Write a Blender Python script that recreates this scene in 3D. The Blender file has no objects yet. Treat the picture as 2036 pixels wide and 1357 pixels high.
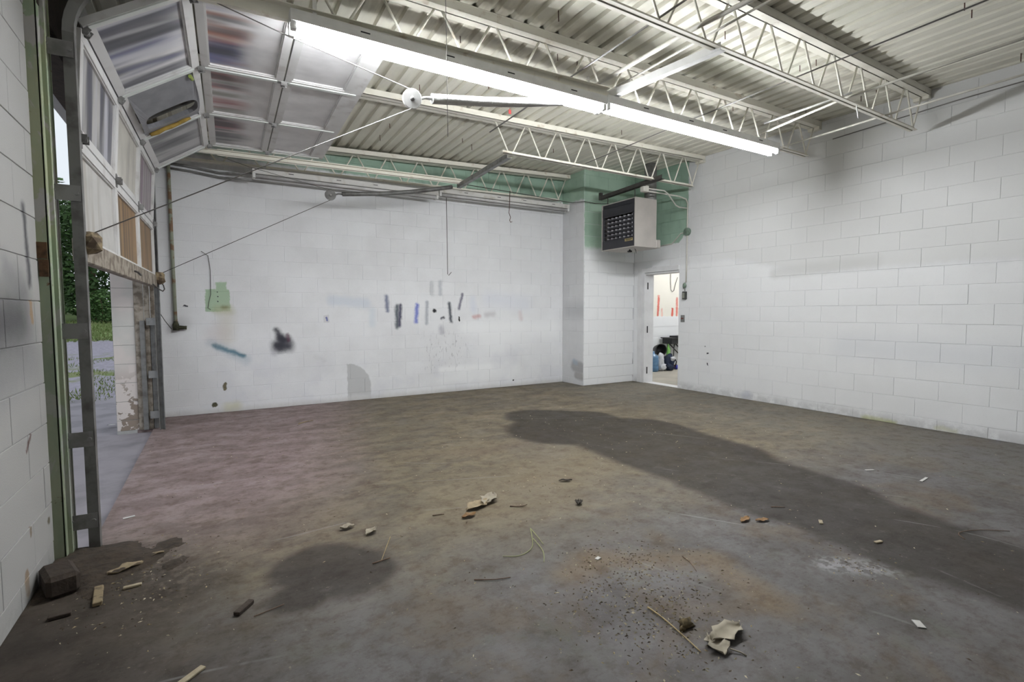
import bpy, bmesh, math, random
from mathutils import Vector, Matrix, noise as mnoise
random.seed(11)
PI = math.pi
scene = bpy.context.scene
COL = scene.collection

# ---------------------------------------------------------------- camera
YAW, PITCH, ROLL, FPX = 0.5329, -0.0585, -0.0030, 1000.17
CAM = Vector((0, 0, 1.275))
fw = Vector((math.sin(YAW) * math.cos(PITCH), math.cos(YAW) * math.cos(PITCH), math.sin(PITCH)))
rt = Vector((math.cos(YAW), -math.sin(YAW), 0.0))
up = rt.cross(fw)
r2 = rt * math.cos(ROLL) + up * math.sin(ROLL)
u2 = up * math.cos(ROLL) - rt * math.sin(ROLL)
cam = bpy.data.cameras.new('camera')
cam.sensor_fit = 'HORIZONTAL'; cam.sensor_width = 36.0
cam.lens = FPX * 36.0 / 2036.0
cam.clip_start = 0.05; cam.clip_end = 300
cam_ob = bpy.data.objects.new('camera', cam); COL.objects.link(cam_ob)
M3 = Matrix((r2, u2, -fw)).transposed()
cam_ob.matrix_world = Matrix.Translation(CAM) @ M3.to_4x4()
scene.camera = cam_ob

# ---------------------------------------------------------------- world, exposure
TUBE_L = 124.0          # radiance of the lit fluorescent tubes
INNER_L = 84.0         # unseen tubes lighting the room beyond the doorway
world = bpy.data.worlds.new('overcast_sky'); scene.world = world
world.use_nodes = True
wb = world.node_tree.nodes['Background']
wb.inputs[0].default_value = (0.86, 0.93, 1.0, 1); wb.inputs[1].default_value = 0.95
vs = scene.view_settings
vs.view_transform = 'Standard'; vs.look = 'None'; vs.gamma = 1.0; vs.exposure = 0.0
vs.use_curve_mapping = False

# ---------------------------------------------------------------- helpers
def tag(o, label=None, cat=None, group=None, kind=None):
    if label: o['label'] = label
    if cat: o['category'] = cat
    if group: o['group'] = group
    if kind or cat: o['kind'] = kind or 'thing'
    return o

def empty(name, loc, label, cat, group=None, rotz=0.0):
    o = bpy.data.objects.new(name, None); COL.objects.link(o)
    o.location = loc; o.rotation_euler = (0, 0, rotz); o.empty_display_size = 0.1
    return tag(o, label, cat, group)

class MB:
    """collects primitives in world space; build() makes ONE mesh object"""
    def __init__(self): self.v = []; self.f = []; self.sm = []
    def add(self, vs_, fs, smooth=False):
        n = len(self.v); self.v += [Vector(p) for p in vs_]
        for f in fs: self.f.append([i + n for i in f]); self.sm.append(smooth)
    def box(self, lo, hi):
        x0, y0, z0 = lo; x1, y1, z1 = hi
        self.add([(x0,y0,z0),(x1,y0,z0),(x1,y1,z0),(x0,y1,z0),(x0,y0,z1),(x1,y0,z1),(x1,y1,z1),(x0,y1,z1)],
                 [(0,3,2,1),(4,5,6,7),(0,1,5,4),(1,2,6,5),(2,3,7,6),(3,0,4,7)])
    def obox(self, o, a, b, c):
        """box spanned by vectors a,b,c from corner o"""
        o = Vector(o); a = Vector(a); b = Vector(b); c = Vector(c)
        P = [o, o+a, o+a+b, o+b, o+c, o+a+c, o+a+b+c, o+b+c]
        fs = [(0,3,2,1),(4,5,6,7),(0,1,5,4),(1,2,6,5),(2,3,7,6),(3,0,4,7)]
        if a.cross(b).dot(c) < 0: fs = [tuple(reversed(f)) for f in fs]
        self.add(P, fs)
    def bar(self, p, q, w, h=None, upv=(0,0,1)):
        """rectangular bar from p to q"""
        p = Vector(p); q = Vector(q); h = h or w
        d = (q - p).normalized(); u = Vector(upv)
        if abs(d.dot(u)) > 0.98: u = Vector((1,0,0))
        s = d.cross(u).normalized(); t = s.cross(d).normalized()
        self.obox(p - s*w/2 - t*h/2, q - p, s*w, t*h)
    def tube(self, pts, r, n=8, caps=True):
        pts = [Vector(p) for p in pts]; m = len(pts)
        rr = r if isinstance(r, (list, tuple)) else [r]*m
        vs_ = []; prev = None
        for i, p in enumerate(pts):
            d = (pts[min(i+1, m-1)] - pts[max(i-1, 0)])
            d = d.normalized() if d.length > 1e-9 else Vector((0,0,1))
            if prev is None:
                u = Vector((0,0,1)) if abs(d.z) < 0.9 else Vector((1,0,0))
            else: u = prev
            s = d.cross(u).normalized(); t = s.cross(d).normalized(); prev = t
            for k in range(n):
                a = 2*PI*k/n
                vs_.append(p + s*math.cos(a)*rr[i] + t*math.sin(a)*rr[i])
        fs = []
        for i in range(m-1):
            for k in range(n):
                k2 = (k+1) % n
                fs.append((i*n+k, i*n+k2, (i+1)*n+k2, (i+1)*n+k))
        self.add(vs_, fs, True)
        if caps:
            b = len(self.v) - len(vs_)
            self.f.append([b+k for k in reversed(range(n))]); self.sm.append(False)
            self.f.append([b+(m-1)*n+k for k in range(n)]); self.sm.append(False)
    def lathe(self, c, axis, prof, n=20, smooth=True):
        """profile [(dist along axis, radius)]"""
        c = Vector(c); d = Vector(axis).normalized()
        u = Vector((0,0,1)) if abs(d.z) < 0.9 else Vector((1,0,0))
        s = d.cross(u).normalized(); t = d.cross(s).normalized()
        vs_ = []
        for h, r in prof:
            for k in range(n):
                a = 2*PI*k/n; vs_.append(c + d*h + (s*math.cos(a) + t*math.sin(a))*max(r, 1e-5))
        fs = []
        for i in range(len(prof)-1):
            for k in range(n):
                k2 = (k+1) % n; fs.append((i*n+k, i*n+k2, (i+1)*n+k2, (i+1)*n+k))
        self.add(vs_, fs, smooth)
    def build(self, name, mat, parent=None, bevel=0.0, label=None):
        off = Vector((0,0,0)); inv = None
        if parent is not None:
            mw = world_mat(parent); inv = mw.inverted()
        me = bpy.data.meshes.new(name)
        me.from_pydata([tuple(inv @ p) if inv else tuple(p) for p in self.v], [], self.f)
        me.polygons.foreach_set('use_smooth', self.sm)
        me.materials.append(mat)
        bm = bmesh.new(); bm.from_mesh(me)
        bmesh.ops.recalc_face_normals(bm, faces=bm.faces)
        if bevel > 0:
            es = [e for e in bm.edges if len(e.link_faces) == 2 and e.calc_face_angle(0) > 0.6]
            bmesh.ops.bevel(bm, geom=es, offset=bevel, segments=1, affect='EDGES')
        bm.to_mesh(me); bm.free(); me.update()
        o = bpy.data.objects.new(name, me); COL.objects.link(o)
        if parent is not None: o.parent = parent
        if label: o['label'] = label
        return o

def world_mat(o):
    m = Matrix.LocRotScale(o.location, o.rotation_euler, o.scale)
    return world_mat(o.parent) @ m if o.parent else m

def one(name, fn, mat, label, cat, group=None, kind=None, loc=None, bevel=0.0):
    """a thing that is one mesh; origin at loc"""
    m = MB(); fn(m)
    o = m.build(name, mat, None, bevel)
    if loc is not None:
        L = Vector(loc); o.data.transform(Matrix.Translation(-L)); o.location = L
    return tag(o, label, cat, group, kind)

# ---------------------------------------------------------------- materials
def newmat(name):
    m = bpy.data.materials.new(name); m.use_nodes = True
    nt = m.node_tree; b = nt.nodes['Principled BSDF']
    return m, nt, b

def node(nt, typ, **kw):
    n = nt.nodes.new(typ)
    for k, v in kw.items(): setattr(n, k, v)
    return n

def link(nt, a, b): nt.links.new(a, b)

def setin(nt, sock, v):
    if hasattr(v, 'is_output'): nt.links.new(v, sock)
    else: sock.default_value = v

def math_n(nt, op, a, b=None, clamp=False):
    n = node(nt, 'ShaderNodeMath', operation=op, use_clamp=clamp)
    setin(nt, n.inputs[0], a)
    if b is not None: setin(nt, n.inputs[1], b)
    return n.outputs[0]

def mix(nt, fac, a, b):
    n = node(nt, 'ShaderNodeMix', data_type='RGBA')
    setin(nt, n.inputs[0], fac)
    for i, v in ((6, a), (7, b)):
        if not hasattr(v, 'is_output') and len(v) == 3: v = (*v, 1)
        setin(nt, n.inputs[i], v)
    return n.outputs[2]

def ramp(nt, v, lo, hi, a=0.0, b=1.0, smooth=True):
    n = node(nt, 'ShaderNodeMapRange', interpolation_type='SMOOTHSTEP' if smooth else 'LINEAR')
    setin(nt, n.inputs[0], v)
    for i, x in enumerate((lo, hi, a, b)): n.inputs[i+1].default_value = x
    return n.outputs[0]

def noise_n(nt, vec, scale, detail=4, rough=0.55, out=0, dist=0.0):
    n = node(nt, 'ShaderNodeTexNoise')
    if vec is not None: link(nt, vec, n.inputs['Vector'])
    n.inputs['Scale'].default_value = scale; n.inputs['Detail'].default_value = detail
    n.inputs['Roughness'].default_value = rough; n.inputs['Distortion'].default_value = dist
    return n.outputs[out]

def vscale(nt, vec, s):
    n = node(nt, 'ShaderNodeVectorMath', operation='MULTIPLY')
    link(nt, vec, n.inputs[0]); n.inputs[1].default_value = s
    return n.outputs[0]

def bump(nt, b, height, strength, dist=0.01):
    n = node(nt, 'ShaderNodeBump'); n.inputs['Strength'].default_value = strength
    n.inputs['Distance'].default_value = dist
    link(nt, height, n.inputs['Height']); link(nt, n.outputs[0], b.inputs['Normal'])

def simple(name, col, rough=0.6, metal=0.0, var=0.12, vscale_=6.0, col2=None, lo=0.45, hi=0.7, bmp=0.0, bscale=60, obj=False):
    m, nt, b = newmat(name)
    if obj: vec = node(nt, 'ShaderNodeTexCoord').outputs['Object']
    else: vec = node(nt, 'ShaderNodeNewGeometry').outputs['Position']
    nz = noise_n(nt, vec, vscale_, 5)
    c2 = col2 or tuple(c*(1-var*2.2) for c in col)
    f = ramp(nt, nz, lo if col2 else 0.3, hi if col2 else 0.75)
    link(nt, mix(nt, f, col, c2), b.inputs['Base Color'])
    b.inputs['Roughness'].default_value = rough; b.inputs['Metallic'].default_value = metal
    if bmp: bump(nt, b, noise_n(nt, vec, bscale, 3), bmp)
    return m

def emit(name, col, strength):
    m, nt, b = newmat(name)
    b.inputs['Base Color'].default_value = (0.9,0.9,0.9,1)
    b.inputs['Emission Color'].default_value = (*col, 1); b.inputs['Emission Strength'].default_value = strength
    return m

def seg_mask(nt, P, a, b_, r, soft, strength=1.0):
    """soft capsule mask around segment a-b in the 2D plane coordinates P"""
    a = Vector((a[0], a[1], 0)); b_ = Vector((b_[0], b_[1], 0)); ba = b_ - a
    s = node(nt, 'ShaderNodeVectorMath', operation='SUBTRACT'); link(nt, P, s.inputs[0]); s.inputs[1].default_value = a
    pa = s.outputs[0]
    if ba.length > 1e-4:
        d = node(nt, 'ShaderNodeVectorMath', operation='DOT_PRODUCT'); link(nt, pa, d.inputs[0])
        d.inputs[1].default_value = ba / ba.length_squared
        h = math_n(nt, 'ADD', d.outputs['Value'], 0.0, clamp=True)
        sc = node(nt, 'ShaderNodeVectorMath', operation='SCALE'); sc.inputs[0].default_value = ba; link(nt, h, sc.inputs[3])
        s2 = node(nt, 'ShaderNodeVectorMath', operation='SUBTRACT'); link(nt, pa, s2.inputs[0]); link(nt, sc.outputs[0], s2.inputs[1])
        pa = s2.outputs[0]
    L = node(nt, 'ShaderNodeVectorMath', operation='LENGTH'); link(nt, pa, L.inputs[0])
    return ramp(nt, L.outputs['Value'], max(r - soft, 0.0), r + soft, strength, 0.0)

def rect_mask(nt, x, y, x0, x1, y0, y1, s):
    m = math_n(nt, 'MULTIPLY', ramp(nt, x, x0-s, x0+s), ramp(nt, x, x1-s, x1+s, 1, 0))
    m2 = math_n(nt, 'MULTIPLY', ramp(nt, y, y0-s, y0+s), ramp(nt, y, y1-s, y1+s, 1, 0))
    return math_n(nt, 'MULTIPLY', m, m2)

GREEN = (0.36, 0.51, 0.41)
def plane_coords(nt, axis, warp=0.055, wscale=14.0):
    """(2D plane vector warped, plain u, plain v, 3D position) for a wall along axis 'x' or 'y', or floor 'f'"""
    pos = node(nt, 'ShaderNodeNewGeometry').outputs['Position']
    sp = node(nt, 'ShaderNodeSeparateXYZ'); link(nt, pos, sp.inputs[0])
    u = sp.outputs['Y'] if axis == 'y' else sp.outputs['X']
    v = sp.outputs['Y'] if axis == 'f' else sp.outputs['Z']
    cb = node(nt, 'ShaderNodeCombineXYZ'); link(nt, u, cb.inputs[0]); link(nt, v, cb.inputs[1])
    nz = noise_n(nt, pos, wscale, 4, 0.6, out=1)
    s = node(nt, 'ShaderNodeVectorMath', operation='MULTIPLY_ADD')
    link(nt, nz, s.inputs[0]); s.inputs[1].default_value = (warp, warp, 0); link(nt, cb.outputs[0], s.inputs[2])
    ad = node(nt, 'ShaderNodeVectorMath', operation='ADD'); link(nt, s.outputs[0], ad.inputs[0])
    ad.inputs[1].default_value = (-warp/2, -warp/2, 0)
    sw = node(nt, 'ShaderNodeSeparateXYZ'); link(nt, ad.outputs[0], sw.inputs[0])
    return ad.outputs[0], sw.outputs[0], sw.outputs[1], pos

def wall_mat(name, axis, fn, base=(0.83, 0.84, 0.86), mott=(0.74, 0.745, 0.76)):
    m, nt, b = newmat(name)
    P, u, v, pos = plane_coords(nt, axis)
    c = mix(nt, ramp(nt, noise_n(nt, pos, 1.3, 5, 0.6), 0.35, 0.72), base, mott)
    oi = node(nt, 'ShaderNodeObjectInfo')
    c = mix(nt, ramp(nt, oi.outputs['Random'], 0.0, 1.0, 0.0, 0.13, False), c, (0.60, 0.60, 0.62))
    # pores
    c = mix(nt, ramp(nt, noise_n(nt, pos, 90, 2, 0.5), 0.62, 0.78, 0, 0.35), c, (0.42, 0.42, 0.43))
    c = fn(nt, P, u, v, pos, c)
    link(nt, c, b.inputs['Base Color']); b.inputs['Roughness'].default_value = 0.82
    bump(nt, b, noise_n(nt, pos, 160, 3, 0.6), 0.35, 0.003)
    return m

def strokes(nt, P, c, items):
    for a, b_, r, soft, col, st in items:
        c = mix(nt, seg_mask(nt, P, a, b_, r, soft, st), c, col)
    return c

K = (0.035, 0.035, 0.05)
def back_fn(nt, P, u, v, pos, c):
    big = ramp(nt, noise_n(nt, pos, 2.2, 4, 0.6), 0.45, 0.65)
    # fresher white sprayed coat towards the right, low tinge on the left
    c = mix(nt, math_n(nt, 'MULTIPLY', ramp(nt, u, 2.2, 4.8), 0.35), c, (0.87, 0.88, 0.90))
    c = mix(nt, math_n(nt, 'MULTIPLY', ramp(nt, v, 1.2, 0.3, 0.0, 0.28), big), c, (0.63, 0.64, 0.71))
    white = (0.90, 0.91, 0.92)
    c = strokes(nt, P, c, [((3.5,1.02),(5.2,1.0),.12,.12,white,.75), ((3.9,.8),(5.2,.9),.14,.14,white,.5),
        ((3.05,.36),(3.9,.36),.05,.05,white,.8), ((3.1,.2),(4.4,.28),.10,.09,white,.55),
        ((1.42,1.44),(1.88,1.40),.07,.05,(.60,.66,.75),.55), ((1.98,1.30),(1.97,1.10),.04,.05,(.60,.68,.75),.45),
        ((3.9,1.48),(4.6,1.42),.12,.12,(.70,.73,.82),.45), ((3.6,1.47),(3.62,1.30),.05,.06,(.68,.72,.82),.5),
        ((-.02,.86),(.30,.71),.022,.030,(.03,.14,.21),.95), ((-.05,.90),(.33,.66),.055,.05,(.3,.42,.5),.35),
        ((.70,1.04),(.77,.90),.03,.035,K,.9), ((.74,.93),(.84,.90),.045,.045,K,.92), ((.70,.83),(.84,.82),.065,.06,K,.95), ((.76,.90),(.74,.80),.06,.05,K,.85),
        ((.83,.97),(.85,.90),.018,.02,(.10,.03,.06),.7), ((.66,.76),(.66,.73),.02,.05,(.4,.4,.45),.5),
        ((2.19,1.50),(2.20,1.30),.022,.030,(.13,.15,.26),.85),
        ((2.345,1.36),(2.345,1.05),.028,.030,(.06,.08,.10),.92), ((2.40,1.37),(2.38,1.07),.022,.025,(.05,.05,.10),.95),
        ((2.66,1.38),(2.64,1.12),.022,.030,(.10,.14,.55),.85), ((2.82,1.42),(2.81,1.10),.016,.030,(.30,.33,.38),.7),
        ((2.94,1.29),(2.94,1.29),.030,.014,(.015,.015,.02),1), ((3.06,1.17),(3.10,1.185),.016,.014,(.03,.03,.05),.95),
        ((3.19,1.40),(3.22,1.12),.022,.026,(.04,.05,.07),.95), ((3.42,1.55),(3.36,1.33),.018,.022,(.12,.11,.18),.85),
        ((3.05,1.02),(3.06,.96),.03,.05,(.36,.36,.42),.6), ((2.90,1.72),(2.90,1.55),.02,.035,(.5,.52,.54),.6),
        ((3.04,1.74),(3.04,1.55),.02,.035,(.45,.48,.52),.7),
        ((3.62,1.19),(3.72,1.20),.02,.035,(.60,.30,.30),.6), ((3.85,1.22),(3.98,1.24),.03,.05,(.52,.50,.52),.5),
        ((4.5,1.25),(4.52,1.15),.02,.05,(.68,.55,.56),.45),
        ((3.36,1.19),(3.36,1.13),.010,.004,(.004,.004,.004),1), ((4.35,.10),(4.36,.10),.012,.004,(.01,.01,.01),1)])
    # old green paint patch and rust spot
    g = rect_mask(nt, u, v, -.10, .17, 1.285, 1.565, .006)
    g2 = rect_mask(nt, u, v, .02, .14, 1.50, 1.66, .01)
    c = mix(nt, math_n(nt, 'MAXIMUM', g, g2), c, (0.42, 0.55, 0.40))
    c = strokes(nt, P, c, [((.10,1.33),(.12,1.33),.025,.03,(.10,.11,.03),.95), ((.03,1.31),(.16,1.30),.05,.05,(.42,.45,.25),.5),
        ((.13,1.25),(.12,.95),.07,.10,(.62,.58,.45),.35), ((.05,1.02),(.0,.98),.1,.1,(.62,.54,.54),.35),
        ((.037,1.53),(.037,1.53),.008,.003,K,1), ((.037,1.47),(.037,1.47),.008,.003,K,1), ((.037,1.42),(.037,1.42),.008,.003,K,1),
        ((-.32,1.36),(-.29,1.355),.01,.004,K,1), ((-.04,.10),(-.035,.11),.028,.008,(.09,.085,.05),1),
        ((.08,.30),(.085,.36),.020,.006,(.16,.14,.09),1), ((.12,.05),(.2,.06),.06,.06,(.58,.56,.30),.5),
        ((1.18,.66),(1.3,.60),.01,.04,(.6,.6,.62),.3), ((-.45,1.08),(-.35,1.14),.06,.09,(.45,.45,.47),.55)])
    # unpainted grey quarter-round patch low on the wall
    q = math_n(nt, 'MULTIPLY', seg_mask(nt, P, (1.60,.03), (1.60,.20), .335, .012), ramp(nt, u, 1.60, 1.61))
    c = mix(nt, math_n(nt, 'MULTIPLY', q, ramp(nt, v, .02, .12, .35, .85)), c, (0.50, 0.505, 0.51))
    # small sticker
    c = mix(nt, rect_mask(nt, u, v, 1.30, 1.375, 1.13, 1.235, .004), c, (0.66, 0.66, 0.68))
    c = strokes(nt, P, c, [((1.34,1.205),(1.345,1.16),.012,.006,(.12,.14,.36),.9)])
    # scratches
    sc = math_n(nt, 'MULTIPLY', ramp(nt, noise_n(nt, vscale(nt, pos, (9, 1, 2.2)), 5, 3), .60, .66), rect_mask(nt, u, v, 2.75, 3.5, .36, .92, .12))
    c = mix(nt, math_n(nt, 'MULTIPLY', sc, .5), c, (.33, .32, .34))
    # green band along the top behind the joist
    top = ramp(nt, v, 3.19, 3.23)
    c = mix(nt, math_n(nt, 'MULTIPLY', top, ramp(nt, u, 1.2, 1.6, .75, 1)), c, mix(nt, big, GREEN, (.24, .34, .27)))
    top_left_grey = math_n(nt, 'MULTIPLY', ramp(nt, v, 2.7, 3.1, 0, .55), ramp(nt, u, 1.2, 0.2))  # greyer towards the upper left of the wall
    c = mix(nt, math_n(nt, 'MULTIPLY', top_left_grey, big), c, (.40, .40, .40))
    # grime at the foot
    c = mix(nt, ramp(nt, v, 0.09, 0.0, 0, .45), c, (.45, .43, .40))
    return c

def right_fn(nt, P, u, v, pos, c):
    # older duller coat above the freshly sprayed lower part (stepped soft edge)
    wob = math_n(nt, 'ADD', v, ramp(nt, u, 3.5, 5.0, 0.0, -0.28))
    older = ramp(nt, wob, 1.74, 1.82)
    c = mix(nt, math_n(nt, 'MULTIPLY', older, ramp(nt, u, 5.5, 4.7, .2, .75)), c, (.74, .745, .74))
    c = mix(nt, math_n(nt, 'MULTIPLY', ramp(nt, wob, 1.78, 1.70), .55), c, (.90, .91, .92))
    c = strokes(nt, P, c, [((4.1,1.78),(2.9,1.84),.07,.05,(.66,.665,.66),.6), ((1.5,.80),(3.2,.85),.12,.15,(.74,.76,.80),.5),
        ((5.15,.62),(5.16,.62),.012,.004,K,1), ((5.2,.72),(5.2,.72),.010,.004,K,.8), ((5.15,.46),(5.15,.44),.011,.004,K,1),
        ((4.45,.06),(4.5,.05),.05,.05,(.5,.54,.66),.6)])
    # grime and moss at the foot
    f = ramp(nt, v, .15, .03, 0, .55)
    c = mix(nt, math_n(nt, 'MULTIPLY', f, ramp(nt, noise_n(nt, pos, 7, 5, .7), .3, .6)), c, (.44, .44, .45))
    c = strokes(nt, P, c, [((2.95,.015),(2.65,.0),.025,.03,(.40,.42,.16),.7), ((2.25,.03),(2.1,.02),.02,.03,(.5,.5,.3),.5)])
    # green paint around the heater
    g = math_n(nt, 'MULTIPLY', ramp(nt, u, 5.56, 5.585), ramp(nt, v, 2.375, 2.40))
    cut = math_n(nt, 'ADD', math_n(nt, 'MULTIPLY', u, 1.0), math_n(nt, 'MULTIPLY', v, 1.0))
    g = math_n(nt, 'MULTIPLY', g, ramp(nt, cut, 8.13, 8.16))
    c = mix(nt, g, c, mix(nt, ramp(nt, noise_n(nt, pos, 3, 4), .4, .7), GREEN, (.30, .43, .34)))
    return c

def chase_fn(nt, P, u, v, pos, c):
    # u is X here; painted green above, soft sprayed edge
    g = ramp(nt, v, 2.30, 2.40)
    g = math_n(nt, 'MULTIPLY', g, ramp(nt, u, 5.405, 5.42))
    side = math_n(nt, 'MULTIPLY', ramp(nt, v, 3.14, 3.18), ramp(nt, u, 5.42, 5.405))
    c = mix(nt, math_n(nt, 'MAXIMUM', g, side), c, mix(nt, ramp(nt, noise_n(nt, pos, 2.5, 4), .4, .7), (.42,.57,.46), (.34, .48, .38)))
    front = ramp(nt, u, 5.405, 5.42)
    c = mix(nt, math_n(nt, 'MULTIPLY', front, ramp(nt, v, 2.28, 2.2, 0, .7)), c, (.91, .92, .93))
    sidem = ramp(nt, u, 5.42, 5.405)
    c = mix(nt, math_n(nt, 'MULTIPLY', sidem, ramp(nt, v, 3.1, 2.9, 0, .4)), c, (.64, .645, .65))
    return c

def chase_side_fn(nt, P, u, v, pos, c):
    c = chase_fn_side(nt, u, v, pos, c)
    return strokes(nt, P, c, [((7.0,.32),(6.8,.30),.10,.04,(.36,.36,.37),.75), ((6.95,.16),(6.8,.14),.06,.03,(.38,.37,.37),.75),
                              ((7.02,.40),(6.95,.38),.04,.04,(.42,.52,.62),.6), ((7.2,1.30),(6.8,1.3),.12,.15,(.44,.45,.47),.5)])

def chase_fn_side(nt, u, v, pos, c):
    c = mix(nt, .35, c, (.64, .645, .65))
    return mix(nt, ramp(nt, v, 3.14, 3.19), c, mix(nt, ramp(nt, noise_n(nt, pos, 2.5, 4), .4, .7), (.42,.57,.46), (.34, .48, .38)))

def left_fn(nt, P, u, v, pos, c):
    c = mix(nt, .88, c, (.38, .375, .365))  # evenly greyer: paints in the wall's shade as well as its grime
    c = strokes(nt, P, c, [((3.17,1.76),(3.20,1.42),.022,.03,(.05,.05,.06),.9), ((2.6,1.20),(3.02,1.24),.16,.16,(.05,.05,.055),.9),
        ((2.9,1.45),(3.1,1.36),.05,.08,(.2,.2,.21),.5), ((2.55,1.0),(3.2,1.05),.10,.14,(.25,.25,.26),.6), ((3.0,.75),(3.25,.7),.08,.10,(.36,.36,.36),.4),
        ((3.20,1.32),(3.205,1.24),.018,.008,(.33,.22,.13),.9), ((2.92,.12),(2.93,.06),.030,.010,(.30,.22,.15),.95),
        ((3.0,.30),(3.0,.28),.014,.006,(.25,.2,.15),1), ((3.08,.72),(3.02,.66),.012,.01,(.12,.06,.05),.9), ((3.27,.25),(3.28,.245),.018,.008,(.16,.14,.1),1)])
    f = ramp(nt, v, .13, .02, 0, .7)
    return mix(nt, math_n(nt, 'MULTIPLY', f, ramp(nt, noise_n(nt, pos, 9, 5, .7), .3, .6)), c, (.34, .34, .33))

def reveal_fn(nt, P, u, v, pos, c):
    c = mix(nt, 1.0, c, mix(nt, ramp(nt, noise_n(nt, pos, 3, 3), .4, .7), (.66, .60, .57), (.56, .55, .52)))
    peel = math_n(nt, 'MULTIPLY', ramp(nt, noise_n(nt, pos, 6, 4, .6), .52, .54), ramp(nt, v, .75, .30))
    return mix(nt, peel, c, (.26, .21, .17))

def inner_fn(nt, P, u, v, pos, c):
    R = (.62, .07, .04)
    up_ = ramp(nt, v, 1.155, 1.16)
    c = mix(nt, up_, (.80, .81, .82), (.80, .77, .69))
    k_ = 1.0425; it = [((8.26,1.56),(8.24,1.19),.030,.014,R,.85), ((8.36,1.32),(8.37,1.18),.022,.02,(.72,.25,.2),.6),
        ((8.69,1.32),(8.685,1.19),.032,.012,R,.9), ((8.83,1.55),(8.83,1.40),.030,.02,R,.75), ((8.83,1.34),(8.825,1.19),.034,.014,R,.8),
        ((8.25,1.60),(8.27,1.60),.03,.012,(.68,.2,.14),.7), ((8.07,1.85),(8.05,1.78),.025,.015,(.55,.55,.42),.5)]
    return strokes(nt, P, c, [((a[0]*k_, 1.275 + (a[1]-1.275)*k_), (b_[0]*k_, 1.275 + (b_[1]-1.275)*k_), r, so, co, st) for a, b_, r, so, co, st in it])

M_BACK = wall_mat('paint_back', 'x', back_fn)
M_RIGHT = wall_mat('paint_right', 'y', right_fn)
M_CHF = wall_mat('paint_chase_front', 'x', chase_fn)
M_CHS = wall_mat('paint_chase_side', 'y', chase_side_fn)
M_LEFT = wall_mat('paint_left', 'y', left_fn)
M_REVEAL = wall_mat('paint_reveal', 'x', reveal_fn)
M_INNER = wall_mat('paint_inner', 'x', inner_fn)
M_PLAIN = wall_mat('paint_plain', 'y', lambda nt, P, u, v, pos, c: c)

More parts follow.
